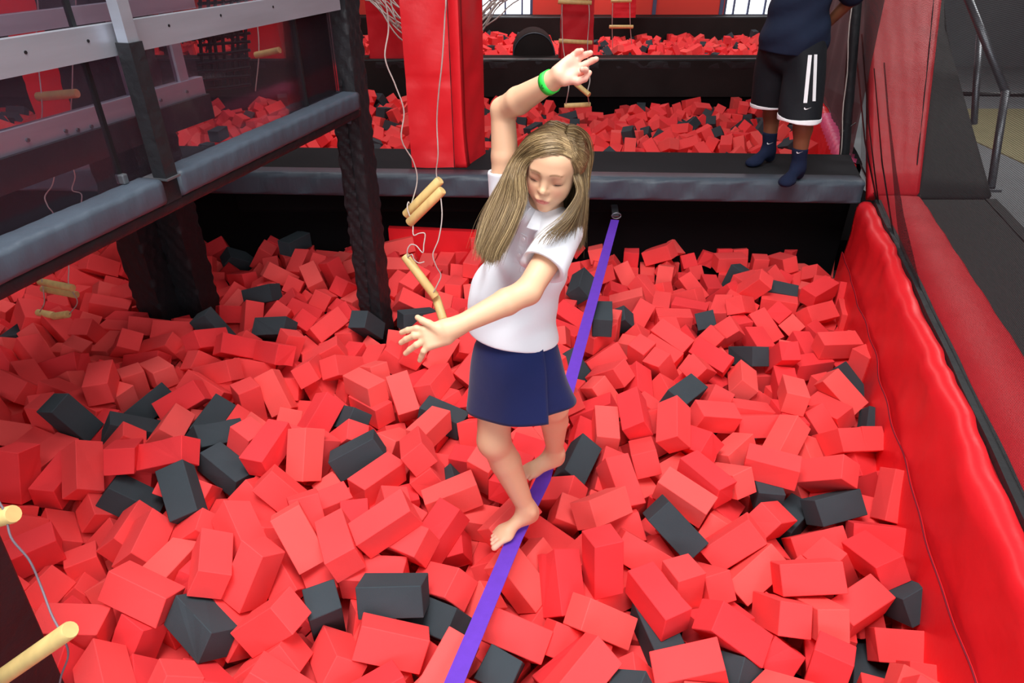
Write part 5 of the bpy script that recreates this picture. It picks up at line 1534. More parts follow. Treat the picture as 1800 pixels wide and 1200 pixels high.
BASE_T = np.array(lin((229, 180, 146)), np.float32)
LIP_T = np.array(lin((206, 120, 110)), np.float32)
CHK_T = np.array(lin((230, 154, 130)), np.float32)
BROW_T = np.array(lin((158, 116, 82)), np.float32)
LID_T = np.array(lin((196, 130, 104)), np.float32)  # brownish lids, darkened further to paint the shadow at the lashes
PALM_T = np.array(lin((240, 172, 156)), np.float32)
FOOT_T = np.array(lin((234, 180, 146)), np.float32)
def blend(c, t, w):
    return c * (1 - w[:, None]) + t * w[:, None]
pcn, axn = np.array(pc, np.float32), np.array(axis, np.float32)
def girl_tone(P):
    c = np.tile(BASE_T, (len(P), 1))
    q = hl(P)
    inh = np.abs(q).max(1) < .14
    x, y, z = q.T
    ax = np.abs(x)
    front = (y > .02) & inh
    w = np.exp(-(((ax - .038) / .016) ** 2 + ((z + .036) / .016) ** 2)) * front * .6
    c = blend(c, CHK_T, w)
    lz = np.where(z > -.0618, (z + .0618) / (.0066 - .0026 * np.clip(ax / .018, 0, 1)), (-.0618 - z) / .0080)
    w = (1 - smooth01((ax / .0215) ** 2 + lz ** 2, .7, 1.15)) * (front & (y > .066))
    c = blend(c, LIP_T, w)
    bz = .0195 - .55 * (ax - .028) ** 2 / .014 * .35 - .0000
    bw = .0026 * (1 - .45 * smooth01(ax, .030, .046))
    w = (1 - smooth01(np.abs(z - bz) / bw, .5, 1.5)) * smooth01(ax, .010, .015) * (1 - smooth01(ax, .042, .048)) * front * .75
    c = blend(c, BROW_T, w)
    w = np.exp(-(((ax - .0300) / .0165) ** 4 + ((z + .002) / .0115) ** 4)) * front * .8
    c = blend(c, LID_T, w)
    h = ((P - pcn) @ axn)
    near = np.sqrt(((P - pcn) ** 2).sum(1)) < .085
    c = blend(c, PALM_T, near * smooth01(h, -.05, -.01) * .8)
    for (O, fx, fy, fz), s in ((FR, -1), (FL, 1)):
        o = np.array(O, np.float32)
        d = P - o
        v = d @ np.array(fy, np.float32)
        zz = d @ np.array(fz, np.float32)
        near = np.sqrt((d ** 2).sum(1)) < .24
        c = blend(c, PALM_T, near * (smooth01(v, .15, .185) * .6 + (1 - smooth01(v, -.01, .02)) * .5) * (1 - smooth01(zz, .02, .05)))
    return c

girl = thing('person', 'barefoot girl in white polo shirt and navy skirt balancing on the purple line', 'person', (0.05, 1.66, .14))
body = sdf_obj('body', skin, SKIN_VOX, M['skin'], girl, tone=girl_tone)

# lashes and eye seams
LASH = mat('lash_brown', (70, 44, 34), .7)
for s in (1, -1):
    lash = MB()
    pts = []
    for t in np.linspace(-1, 1, 13):
        x = .0300 * s + t * .0158
        z = -.0072 - .0034 * (1 - t * t)
        q = 1 - (t * .0158 / .0185) ** 2 - ((z + .002) / .0135) ** 2
        pts.append((H(x, max(.0580 + .0185 * math.sqrt(max(0, q)), .0640) + .0006, z), t))
    lash.tube([p for p, t in pts], [.0005 + .0009 * (1 - abs(t)) ** .5 for p, t in pts], 6)
    for k_ in range(26):
        u = k_ / 25 * 12
        i_ = min(int(u), 11)
        p = pts[i_][0].lerp(pts[i_ + 1][0], u - i_)
        t = -1 + 2 * k_ / 25
        e = p + (HY * .0040 - HZ * .0036 + HX * t * .003) * (1 - .45 * abs(t))
        lash.tube([p, p.lerp(e, .6) - HZ * .0004, e], [.00045, .0003, .00012], 4)
    lash.build('eyelash', LASH, girl, smooth=True)

# wristband
wb = MB()
wd = (Rw - Re).normalized()
c0 = Rw - wd * .006
nx = wd.orthogonal().normalized(); ny = wd.cross(nx)
vv = []; ff = []
nn = 32
for j, (rr, t) in enumerate(((.0245, -.009), (.0268, -.009), (.0262, .009), (.0240, .009))):
    for i in range(nn):
        a = 2 * math.pi * i / nn
        vv.append(c0 + wd * t + (nx * math.cos(a) + ny * math.sin(a)) * rr)
for j in range(4):
    for i in range(nn):
        ff.append((j * nn + i, j * nn + (i + 1) % nn, ((j + 1) % 4) * nn + (i + 1) % nn, ((j + 1) % 4) * nn + i))
wbo = mesh_obj('wristband', vv, ff, M['green'], girl, True)
wbo['label'] = 'bright green paper wristband'
toc = (Vector((0, 0, CAM_H)) - c0); toc = (toc - wd * toc.dot(wd)).normalized()
ww = MB()
sd = wd.cross(toc)
for (u0, v0, u1, v1) in ((-.003, .003, .003, .004), (0, .0035, -.001, -.002), (-.001, -.002, .003, -.0035), (-.003, -.001, -.001, .001)):
    a = c0 + wd * u0 + sd * v0 + toc * math.sqrt((.0270) ** 2 - v0 * v0)
    b = c0 + wd * u1 + sd * v1 + toc * math.sqrt((.0270) ** 2 - v1 * v1)
    ww.tube([a, b], .0006, 5)
ww.build('printed_mark', M['ink'], wbo)

# ---- shirt
SLD = (Le - Ls).normalized()
hemL = Ls.lerp(Le, .62)
SRD = (Re - Rs).normalized()
hemR = Rs.lerp(Re, .16) + SRD * .015
WA = CHE.lerp(PEL, .62)
HEM0 = PEL + tz * .060
shirt = [ell(CHE, (.116, .080, .130), TFn, k=.05),
         ell(CHE.lerp(PEL, .42) + ty * .006 - tx * .024, (.122, .086, .135), TFn, k=.06),
         ell(WA - tx * .030 + ty * .000, (.128, .094, .085), TFn, k=.06),
         ell(HEM0 - tx * .004, (.142, .108, .100), TFn, k=.04),
         cap(Rs.lerp(Ls, .10), Ls.lerp(Rs, .10), .042, .043, k=.05),
         cap(Ls, hemL, .046, .060, k=.03),
         cap(Rs, hemR, .044, .046, k=.03),
         cap(NEK + Vector((0, .01, -.03)), NEK + Vector((0.004, .002, -.004)), .047, .043, k=.02)]
HEM = PEL + tz * .064 - tx * .002
HF = frame(tx, tz - tx * .20)
cuts = [rbox(HEM - HF.col[2] * .25, (.4, .4, .25), npm(HF), .004, k=.006, op='s')]
qL = frame(SLD.orthogonal(), SLD)
qR = frame(SRD.orthogonal(), SRD)
cuts += [rbox(hemL + SLD * .060, (.085, .085, .060), npm(qL), .004, k=.004, op='s'),
         cap(hemL - SLD * .050, hemL + SLD * .03, .030, .058, k=.006, op='s'),
         rbox(hemR + SRD * .070, (.075, .075, .060), npm(qR), .004, k=.004, op='s'),
         cap(hemR - SRD * .040, hemR + SRD * .03, .030, .044, k=.006, op='s'),
         cap(NEK + Vector((0, .01, -.02)), NEK + Vector((0.006, -.010, .06)), .036, .040, k=.006, op='s')]
CHEn, TFn_ = np.array(CHE, np.float32), TFn
def folds(P):
    q = (P - CHEn) @ TFn_
    u, v, w = q[..., 0], q[..., 1], q[..., 2]
    g = np.sin(46 * (w + .55 * u) + 3.2 * np.sin(15 * u + 1.3) + 2 * np.sin(19 * w)) * np.exp(-((w + .10) / .09) ** 2) * .0024
    g2 = np.sin(62 * (w - .8 * u) + 2.2 * np.sin(20 * w)) * np.exp(-((w - .02) / .05) ** 2 - ((u - .07) / .05) ** 2) * .0020
    g3 = np.sin(75 * u + 2.5 * np.sin(17 * w + .5)) * np.exp(-((w + .18) / .05) ** 2) * .0014
    return (1.9 * (g + g2 + g3)).astype(np.float32)
sh = sdf_obj('polo_shirt', shirt + cuts, .0028, M['white_cloth'], girl, warp=folds)
sh['label'] = 'white short sleeved polo shirt'
# hem stitching, collar and placket
NC = NEK + Vector((.002, .0, .022))
cz = (H(0, -.02, -.06) - NEK).normalized()
cf = frame(tx, cz)
V, F = [], []
NS = 56
for i in range(NS + 1):
    a = -math.pi / 2 + R(9) + (2 * math.pi - R(18)) * i / NS
    rad = cf.col[0] * math.cos(a) + cf.col[1] * math.sin(a)
    fr_ = max(0, math.cos(a + math.pi / 2)) ** 3
    for (r_, z_) in ((.0500, .010), (.0520, .0145), (.0550, .0135), (.074 + .006 * fr_, -.014 - .012 * fr_), (.0715 + .006 * fr_, -.018 - .012 * fr_), (.0520, .004)):
        V.append(NC + rad * r_ + cz * z_)
for i in range(NS):
    for j in range(6):
        F.append((i * 6 + j, i * 6 + (j + 1) % 6, (i + 1) * 6 + (j + 1) % 6, (i + 1) * 6 + j))
F.append(tuple(range(6))[::-1]); F.append(tuple(NS * 6 + j for j in range(6)))
shade_auto(mesh_obj('collar', V, F, M['white_cloth'], girl, True), 50)['label'] = 'white fold-down shirt collar'

def snap_front(o, p, d=None):
    """point on mesh o hit from the body front towards p"""
    d = d or -ty
    ok, loc, nrm, i = o.ray_cast(p + d * .3, -d)
    return (loc, nrm) if ok else (p, d)
pk = MB()
prev = None
for i in range(7):
    c = NEK - tz * (.034 + i * .0165) - tx * .006
    l, n_ = snap_front(sh, c - tx * .011)
    r_, n2 = snap_front(sh, c + tx * .011)
    cur = (l + n_ * .0018, r_ + n2 * .0018)
    if prev:
        pk.add([prev[0], prev[1], cur[1], cur[0], prev[0] - n_ * .003, prev[1] - n_ * .003, cur[1] - n_ * .003, cur[0] - n_ * .003],
               [(0, 1, 2, 3), (7, 6, 5, 4), (0, 4, 5, 1), (1, 5, 6, 2), (2, 6, 7, 3), (3, 7, 4, 0)])
    prev = cur
pk.build('placket', M['white_cloth'], sh)
for i in range(2):
    l, n_ = snap_front(sh, NEK - tz * (.045 + i * .045) - tx * .006)
    MB().tube([l, l + n_ * .0035], .0045, 12).build('button', M['trimwhite'], sh)
# pale embroidered emblem on the chest
em = MB()
rnd = random.Random(5)
ec = CHE + tx * .035 - tz * .035
for i in range(34):
    a, r0 = rnd.uniform(0, 6.28), rnd.uniform(0, .020)
    l, n_ = snap_front(sh, ec + tx * math.cos(a) * r0 + tz * math.sin(a) * r0)
    t_ = n_.cross(Vector((rnd.random(), rnd.random(), rnd.random()))).normalized() * .004
    em.tube([l - t_ + n_ * .0006, l + t_ + n_ * .0006], .0009, 4)
em.build('embroidered_emblem', mat('pale_thread', (226, 220, 230), .6), sh)['label'] = 'pale stitched chest emblem'

# ---- skirt: a wrapped, flared tube
sk = MB()
K, NRO = 96, 26
top_c = PEL + tz * .080 
bot_c = D(903, 716, 2.02)
ax_s = (top_c - bot_c).normalized()
sf = frame(tx, ax_s)
lenS = (top_c - bot_c).length
rows = []
for j in range(NRO + 1):
    t = j / NRO
    c = top_c.lerp(bot_c, t)
    ring = []
    for i in range(K):
        a = 2 * math.pi * i / K
        rx = .108 + .046 * t ** .6
        ry = .084 + .020 * t ** .6
        # hip fullness and a few soft folds that open towards the hem
        fo = 1 + t * (.030 * math.sin(5 * a + 1.1) + .018 * math.sin(9 * a + 2.0)) + .03 * math.exp(-((t - .35) / .25) ** 2) - .07 * max(0, 1 - t / .16)
        x, y = rx * math.cos(a) * fo, ry * math.sin(a) * fo
        # side panel over the rear leg swings back and out
        sw = max(0, math.cos(a - R(20))) ** 3 * t * t
        p = c + sf.col[0] * (x + .022 * sw) + sf.col[1] * (y + .05 * sw) + ax_s * (.018 * sw + .20 * x + .012 * t * max(0, -math.sin(a)))
        ring.append(p)
    rows.append(ring)
vv = [p for r_ in rows for p in r_]
ff = [(j * K + i, (j + 1) * K + i, (j + 1) * K + (i + 1) % K, j * K + (i + 1) % K) for j in range(NRO) for i in range(K)]
skirt = mesh_obj('skirt', vv, ff, M['navy'], girl, True)
so = skirt.modifiers.new('cloth', 'SOLIDIFY'); so.thickness = .004; so.offset = -1
skirt['label'] = 'navy blue wrap skirt'
# overlapping front flap
fv, ffc = [], []
fa0, fa1 = R(-172), R(-24)
NA = 34
for j in range(NRO + 1):
    t = j / NRO
    c = top_c.lerp(bot_c, t * (1.005 + .025 * t))
    for i in range(NA + 1):
        u = (i / NA) ** 1
        a = fa0 + (fa1 - fa0) * u
        u = max(0, 2.4 * u - 1.4)
        rx = .112 + .046 * t ** .6 + .004 * u + .006 * u * t
        ry = .088 + .020 * t ** .6 + .004 * u + .008 * u * t
        fo = 1 + t * (.030 * math.sin(5 * a + 1.1) * (1 - u) + .010 * u) + .03 * math.exp(-((t - .35) / .25) ** 2) - .07 * max(0, 1 - t / .16)
        fv.append(c + sf.col[0] * rx * math.cos(a) * fo + sf.col[1] * ry * math.sin(a) * fo + ax_s * (.20 * rx * math.cos(a) + .008 * t * max(0, -math.sin(a))))
for j in range(NRO):
    for i in range(NA):
        a = j * (NA + 1) + i
        ffc.append((a, a + NA + 1, a + NA + 2, a + 1))
flap = mesh_obj('skirt_flap', fv, ffc, M['navy'], skirt, True)
so = flap.modifiers.new('cloth', 'SOLIDIFY'); so.thickness = .0035; so.offset = -1
# ---- hair: a scalp cap plus several thousand strands
def skull(P, grow=.006):
    """signed distance in head coordinates to the hair-covered skull"""
    q = P - np.array((0, -.018, .027), np.float32)
    r = np.array((.0740 + grow, .088 + grow, .062 + grow), np.float32)
    k0 = np.sqrt(((q / r) ** 2).sum(-1)); k1 = np.sqrt(((q / (r * r)) ** 2).sum(-1)) + 1e-9
    return k0 * (k0 - 1) / k1
def on_skull(px, py, grow=.010):
    o = Vector((0, 0, CAM_H)); r = ray(px, py)
    lo = 1.2
    d = lo
    for _ in range(60):
        p = o + r * d
        v = float(skull(hl(np.array([p], np.float32)), grow)[0]) * HS
        d += v / r.length
        if d > 2.2:
            return None
        if abs(v) < 1e-4:
            break
    return (o + r * d) if d < 2.0 else None
def S(px, py, grow=.010, fall=1.60):
    p = on_skull(px, py, grow)
    return p if p is not None else D(px, py, fall)
hc = [ell(H(0, -.020, .032), hs(.0775, .0915, .0660), HRm, k=.02),
      ell(H(0, -.045, -.020), hs(.066, .060, .075), HRm, k=.03),
      ell(H(0.012, .098, -.034), hs(.0610, .075, .0840), HRm, k=.012, op='s'),
      rbox(H(0, .06, -.10), hs(.11, .08, .07), HRm, .01, k=.02, op='s')]
HA_L, HA_D, HA_M = [np.array(lin(c), np.float32) for c in ((218, 188, 138), (92, 70, 46), (152, 124, 86))]
def cap_tone(P):
    q = hl(P)
    n = np.sin(q[:, 0] * 420 + 3 * np.sin(q[:, 2] * 40)) * .5 + .5
    return HA_D * (.45 - n[:, None] * .2) + HA_M * (.55 + n[:, None] * .2)
hcap = sdf_obj('hair_cap', hc, .003, M['hair'], girl, tone=cap_tone)
rnd = random.Random(11)
KC, KR = np.array((0, -.018, .027), np.float32), np.array((.0740, .088, .062), np.float32)
SV, SF, SC = [], [], []
def strand(pts, r0, tone):
    n0 = len(SV)
    m = len(pts)
    nv = None
    for i, p in enumerate(pts):
        t = (pts[min(i + 1, m - 1)] - pts[max(i - 1, 0)]).normalized()
        if nv is None:
            nv = t.orthogonal().normalized()
        nv = (nv - t * nv.dot(t)).normalized()
        b = t.cross(nv)
        rr = r0 * (1 - .75 * (i / (m - 1)) ** 3)
        for a in (0, 2.094, 4.189):
            SV.append(p + (nv * math.cos(a) + b * math.sin(a)) * rr)
            k = i / (m - 1)
            SC.append(tone * (1 - .0 * k))
    for i in range(m - 1):
        for k in range(3):
            a, b = n0 + i * 3 + k, n0 + i * 3 + (k + 1) % 3
            SF.append((a, b, b + 3, a + 3))

def lock(guides, count, jit=.004, r0=.00055, light=.5, tipspread=1.0, seg=3):
    """strands blended between an ordered list of guide curves (same number of points each)"""
    G = [[Vector(p) for p in g] for g in guides]
    for _ in range(count):
        u = rnd.random() * (len(G) - 1)
        k = min(int(u), len(G) - 2); w = u - k
        base = [G[k][i].lerp(G[k + 1][i], w) for i in range(len(G[k]))]
        off = Vector((rnd.gauss(0, 1), rnd.gauss(0, 1), rnd.gauss(0, 1))) * jit
        ph, am = rnd.uniform(0, 6.28), rnd.uniform(.0, .004)
        end = 1.03 - .30 * rnd.random() ** 1.8
        pts = []
        m = len(base)
        for i, p in enumerate(base):
            s = i / (m - 1)
            pts.append(p + off * (.25 + s * 1.6 * tipspread) + HX * math.sin(ph + s * 5) * am * s + HY * math.cos(ph * 1.7 + s * 4) * am * s)
        sp = spline(pts, seg)
        sp = sp[:max(4, int(len(sp) * end))]
        q = hl(np.array(sp, np.float32)) - KC
        e = np.sqrt(((q / (KR + .005 + .009 * rnd.random())) ** 2).sum(1))
        q = q / np.minimum(e, 1)[:, None] + KC
        sp = [H(*map(float, v_)) for v_ in q]
        v = .35 + .5 * rnd.random()
        tone = HA_D * (1 - v) + HA_M * v
        if rnd.random() < light * (.25 + .75 * (math.sin(u * 31 + len(G) * 2) > 0)):
            v = rnd.random() * .8
            tone = tone * (1 - v) + HA_L * v
        # clumps of like tone across the lock
        c = .5 + .5 * math.sin(u * 23.0 + len(G) + 2 * math.sin(u * 7))
        tone = tone * (.66 + .42 * c)
        strand(sp, r0 * rnd.uniform(.7, 1.3), tone)

# picture-left side, swept over from the parting and falling in front of the shoulder
ga = [S(1003, 278, .008), S(985, 270, .012), S(955, 272, .014), S(928, 284, .014, 1.575), D(916, 310, 1.575), D(919, 350, 1.58), D(903, 395, 1.575), D(884, 435, 1.575), D(876, 455, 1.575)]
gb = [S(1003, 270, .008), S(980, 258, .013), S(948, 263, .015), S(921, 280, .014, 1.59), D(908, 312, 1.58), D(909, 352, 1.585), D(893, 398, 1.575), D(870, 440, 1.575), D(862, 460, 1.575)]
gc = [S(1001, 258, .008), S(975, 246, .013), S(940, 253, .015), S(914, 278, .014, 1.61), D(901, 312, 1.60), D(890, 352, 1.60), D(873, 396, 1.585), D(858, 432, 1.58), D(853, 452, 1.58)]
gd = [S(997, 246, .008), S(968, 234, .013), S(932, 245, .015, 1.64), D(906, 280, 1.64), D(889, 315, 1.63), D(872, 350, 1.62), D(856, 390, 1.60), D(849, 424, 1.59), D(845, 444, 1.59)]
ge = [S(990, 236, .008), S(962, 226, .013), S(926, 244, .013, 1.68), D(902, 284, 1.68), D(886, 318, 1.66), D(866, 352, 1.65), D(850, 388, 1.62), D(843, 420, 1.61), D(842, 438, 1.61)]
lock([ga, gb, gc, gd, ge], 3000, .0035, light=.55)
lock([gb, gc, gd], 1200, .005, light=.85)
lock([ga, gb], 300, .0022, light=.95, r0=.0008)
# picture-right side
ha = [S(1003, 276, .008), S(1006, 285, .012, 1.59), D(1007, 300, 1.58), D(1012, 318, 1.575), D(1018, 338, 1.575), D(1006, 362, 1.575), D(985, 388, 1.57), D(955, 412, 1.57), D(938, 434, 1.565)]
ha2 = [S(1003, 270, .008), S(1009, 283, .012, 1.59), D(1013, 300, 1.585), D(1018, 318, 1.58), D(1021, 340, 1.58), D(1012, 364, 1.58), D(996, 388, 1.575), D(972, 410, 1.57), D(962, 426, 1.57)]
hb = [S(1004, 268, .008), S(1012, 280, .012, 1.60), D(1015, 298, 1.60), D(1019, 322, 1.61), D(1019, 345, 1.62), D(1015, 372, 1.63), D(1009, 395, 1.635), D(1005, 412, 1.64), D(1003, 424, 1.65)]
hc_ = [S(1003, 256, .008), S(1016, 270, .012, 1.62), D(1021, 292, 1.62), D(1024, 320, 1.63), D(1024, 348, 1.64), D(1022, 376, 1.66), D(1019, 400, 1.68), D(1017, 420, 1.70), D(1016, 436, 1.70)]
hd_ = [S(997, 243, .008), S(1011, 252, .012, 1.65), D(1021, 276, 1.66), D(1024, 310, 1.68), D(1025, 342, 1.69), D(1023, 370, 1.70), D(1020, 396, 1.72), D(1016, 418, 1.74), D(1014, 432, 1.75)]
lock([ha, ha2], 110, .0022, light=.6, tipspread=1.5, r0=.0006)
lock([ha2, hb, hc_, hd_], 1300, .003, light=.6)
lock([hb, hc_], 700, .004, light=.45)
lock([hc_, hd_], 1300, .004, light=.4)
# back of the head
def back(x0, x1, zf, tipx):
    return [H(.018, -.02, .112), H(x0 * .5, -.060, .098), H(x0 * .8, -.098, .060), H(x0, -.112, .005), H(x0 * 1.0, -.106, -.050), H(x1, -.094, -.100), H(x1, -.092, -.150), H(tipx, -.086, -.195), H(tipx, -.080, -.215)]
lock([ge, back(-.075, -.08, 0, -.09), back(-.04, -.045, 0, -.05), back(0, 0, 0, 0), back(.04, .045, 0, .05), back(.075, .075, 0, .07), hd_], 2000, .004, light=.3, r0=.0009)
# a few flyaway hairs and a loose lock on the crown
lock([[S(975, 236, .014), S(958, 238, .018), S(944, 247, .018), S(940, 256, .016), S(950, 263, .017), S(965, 268, .017), S(972, 270, .015), S(978, 272, .014, 1.57), S(984, 274, .013, 1.57)],
      [S(976, 237, .014), S(959, 239, .018), S(945, 248, .018), S(941, 257, .017), S(951, 264, .018), S(966, 269, .018), S(973, 271, .015), S(979, 273, .014, 1.57), S(985, 275, .013, 1.57)]], 14, .0006, light=1, r0=.0006)
for _ in range(46):
    g = rnd.choice((ge, hd_, gc, hc_))
    off = [Vector((rnd.gauss(0, 1), rnd.gauss(0, 1), rnd.gauss(0, 1))) * .012 for _ in range(3)]
    m = len(g)
    pts = [p + off[0].lerp(off[1], i / m) * (i / m) * 1.6 for i, p in enumerate(g)]
    strand(spline(pts, 4), .00035, HA_M * 1.1)
hm = bpy.data.meshes.new('hair')
SVn = np.array([tuple(v) for v in SV], np.float32); SFn = np.array(SF, np.int32)
hm.vertices.add(len(SVn)); hm.vertices.foreach_set('co', SVn.ravel())
hm.loops.add(len(SFn) * 4); hm.loops.foreach_set('vertex_index', SFn.ravel())
hm.polygons.add(len(SFn)); hm.polygons.foreach_set('loop_start', np.arange(len(SFn), dtype=np.int32) * 4)
hm.update(calc_edges=True)
at_ = hm.color_attributes.new('tone', 'FLOAT_COLOR', 'POINT')
cc = np.ones((len(SVn), 4), np.float32); cc[:, :3] = np.array(SC, np.float32)
at_.data.foreach_set('color', cc.ravel())
hm.polygons.foreach_set('use_smooth', np.ones(len(hm.polygons), bool))
hm.materials.append(M['hair'])
ho = bpy.data.objects.new('hair', hm)
C.objects.link(ho)
ho.parent = girl
ho.matrix_parent_inverse = Matrix.Translation(girl.location).inverted()
ho['kind'] = 'stuff'
ho['label'] = 'long dark blonde hair'
# ---------------------------------------------------------------- the man waiting on the walkway
mF = Vector((-.76, -.65, 0)).normalized(); mL = Vector((-mF.y, mF.x, 0))      # forwards, his left
if mL.y > 0:
    mL = -mL
aL, aR = Z(1404, 292, .61), Z(1352, 262, .61)
man = thing('person', 'man in dark navy shirt, black shorts and navy socks waiting on the near walkway', 'person', ((aL.x + aR.x) / 2, (aL.y + aR.y) / 2, .52))
hipc = (aL + aR) / 2; hipc.z = 1.30; hipc -= mF * .02; hipc.x -= .10
kL = Vector((aL.x, aL.y, .96)) + mF * .03; kR = Vector((aR.x, aR.y, .96)) + mF * .03
kL.x -= .035; kR.x -= .035
hL = hipc + mL * .09; hR = hipc - mL * .09
upv = Vector((0, 0, 1))
BF = npm(Matrix((mL, -mF, upv)).transposed())
chest = hipc + Vector((0, 0, .33)) + mF * .0
neckm = hipc + Vector((0, 0, .54))
headm = neckm + Vector((0, 0, .155)) + mF * .03
sL, sR = chest + mL * .17 + Vector((0, 0, .13)), chest - mL * .17 + Vector((0, 0, .13))
eL, eR = sL + mL * .06 - mF * .14 - upv * .23, sR - mL * .06 - mF * .14 - upv * .23
wL, wR = hipc - mF * .20 + upv * .05 + mL * .06, hipc - mF * .19 + upv * .03 - mL * .06
def mfoot(ank, toe, sd, q=.86):
    fy = Vector((toe.x - ank.x, toe.y - ank.y, 0)).normalized()
    fx = fy.cross(upv)
    O = Vector((ank.x, ank.y, .522)) - fy * .05
    g = lambda x, y, z: O + fx * x * sd + fy * y + upv * z
    Fm = npm(Matrix((fx, fy, upv)).transposed())
    return [cap(g(0, .03, .035), g(0, .07, .09), .032 * q, .036 * q, k=.02), cap(g(0, .06, .07), g(.006, .17, .032), .036 * q, .028 * q, k=.03),
            ell(g(.002, .175, .024), (.040, .045, .020), Fm, k=.03), cap(g(.014, .18, .022), g(.016, .216, .018), .017, .013, k=.02),
            cap(g(-.018, .16, .02), g(-.014, .194, .017), .015, .011, k=.02), rbox(g(0, .1, -.02), (.08, .2, .02), Fm, .002, k=.008, op='s')]
tL, tR = Z(1366, 330, .54), Z(1300, 293, .54)
fL, fR2 = mfoot(aL, tL, 1), mfoot(aR, tR, -1)
mb_ = [ell(chest, (.15, .10, .20), BF, k=.06), ell(hipc + upv * .08, (.135, .10, .14), BF, k=.06), ell(hipc, (.14, .105, .11), BF, k=.06),
       cap(sL, sR, .055, k=.05), cap(sL, eL, .048, .040, k=.03), cap(eL, wL, .038, .026, k=.02), cap(sR, eR, .048, .040, k=.03), cap(eR, wR, .038, .026, k=.02),
       cap(neckm - upv * .08, headm - upv * .05, .052, .050, k=.03), ell(headm + upv * .03 - mF * .01, (.073, .092, .085), BF, k=.02), ell(headm - upv * .035 + mF * .03, (.055, .055, .070), BF, k=.04),
       cap(headm + mF * .088 + upv * .01, headm + mF * .105 - upv * .02, .007, .012, k=.012),
       cap(hL, kL, .080, .054, k=.04), cap(hR, kR, .080, .054, k=.04),
       cap(kL, kL.lerp(aL, .35) - mF * .012, .052, .054, k=.02), cap(kL.lerp(aL, .35) - mF * .012, aL, .053, .034, k=.02),
       cap(kR, kR.lerp(aR, .35) - mF * .012, .052, .054, k=.02), cap(kR.lerp(aR, .35) - mF * .012, aR, .053, .034, k=.02)] + mfoot(aL, tL, 1) + mfoot(aR, tR, -1)
for s_ in (1, -1):
    mb_ += [ell(headm + mL * .074 * s_ - mF * .01, (.007, .018, .028), BF, k=.008), ell(headm + mL * .031 * s_ + mF * .086 + upv * .012, (.014, .010, .009), BF, k=.012, op='s')]
for w0, el in ((wL, eL), (wR, eR)):
    dr_ = (hipc - mF * .20 - w0); dr_.z = -.02; dr_ = (dr_.normalized() * .6 - upv * .8).normalized()
    mb_.append(rbox(w0 + dr_ * .05, (.040, .018, .048), npm(frame(-mF.cross(dr_), dr_)) @ np.array([[1, 0, 0], [0, 1, 0], [0, 0, 1]], np.float32), .014, k=.02))
    sdv = mF.cross(dr_).normalized()
    for i_ in range(4):
        b_ = w0 + dr_ * .09 + sdv * (-.030 + .020 * i_)
        mb_ += [cap(b_, b_ + dr_ * .035 - mF * .004, .009, .0085, k=.006), cap(b_ + dr_ * .035 - mF * .004, b_ + dr_ * (.062 if i_ in (1, 2) else .05) + mF * .010, .0085, .0075, k=.003)]
    b_ = w0 + dr_ * .03 + sdv * .035
    mb_ += [cap(b_, b_ + sdv * .022 + dr_ * .03, .012, .010, k=.008), cap(b_ + sdv * .022 + dr_ * .03, b_ + sdv * .020 + dr_ * .058, .010, .008, k=.003)]
SK2, LP2 = np.array(lin((126, 80, 56)), np.float32), np.array(lin((110, 60, 50)), np.float32)
sdf_obj('body', mb_, .005, M['skin2'], man, tone=lambda P: np.tile(SK2, (len(P), 1)))
hairm = [ell(headm + upv * .038 - mF * .016, (.078, .094, .084), BF, k=.02), rbox(headm - upv * .09 + mF * .05, (.12, .085, .12), BF, .02, k=.02, op='s')]
sdf_obj('short_hair', hairm, .006, M['gasket'], man)
def wr(P):
    x, y, z = P[..., 0], P[..., 1], P[..., 2]
    return (.005 * np.sin(24 * z + 12 * (x + y) + 2 * np.sin(9 * x - 7 * z)) + .003 * np.sin(47 * z - 31 * x + 1)).astype(np.float32)
def wr2(P):
    x, y, z = P[..., 0], P[..., 1], P[..., 2]
    return (.005 * np.sin(30 * (x * .7 - y * .7) + 4 * np.sin(5 * z)) + .003 * np.sin(11 * z + 40 * x)).astype(np.float32)
tee = [ell(hipc + upv * .03 - mF * .01, (.192, .178, .16), BF, k=.04), ell(chest + upv * .0, (.185, .135, .23), BF, k=.06), cap(hipc + upv * .18 , hipc - upv * .12 - mF * .01, .158, .186, k=.05), cap(sL, sR, .075, k=.05),
       cap(sL, sL.lerp(eL, .85), .070, .078, k=.03), cap(sR, sR.lerp(eR, .85), .070, .078, k=.03),
       rbox(hipc - upv * .26, (.5, .5, .20), BF, .004, k=.008, op='s'),
       cap(neckm, neckm + upv * .2, .060, .07, k=.01, op='s')]
hemz = hipc.z - .06
tee_o = sdf_obj('shirt', tee, .006, M['tee'], man, warp=wr)
SB = .89
def shorts_prims(grow=0.0):
    g = [ell(hipc - upv * .02, (.168 + grow, .150 + grow, .17), BF, k=.06)]
    for h_, k_, q_ in ((hL, kL, aL), (hR, kR, aR)):
        end = Vector((k_.x, k_.y, SB - .05)) + mF * .00
        top_ = h_ + (Vector((0, 0, -.02)))
        g.append(cap(top_, end, (.112 + grow), (.120 + grow), k=.03))
    g.append(rbox(hipc - upv * (hipc.z - SB + .2), (.6, .6, .2), BF, .003, k=.004, op='s'))
    return g
def hollow():
    o_ = []
    for k_ in (kL, kR):
        o_.append(cap(Vector((k_.x, k_.y, SB + .10)), Vector((k_.x, k_.y, SB - .1)), .045, .104, k=.005, op='s'))
    return o_
sdf_obj('shorts', shorts_prims() + hollow(), .005, M['shorts'], man, warp=wr2)
shm = man.children[-1]
shm['label'] = 'black basketball shorts'
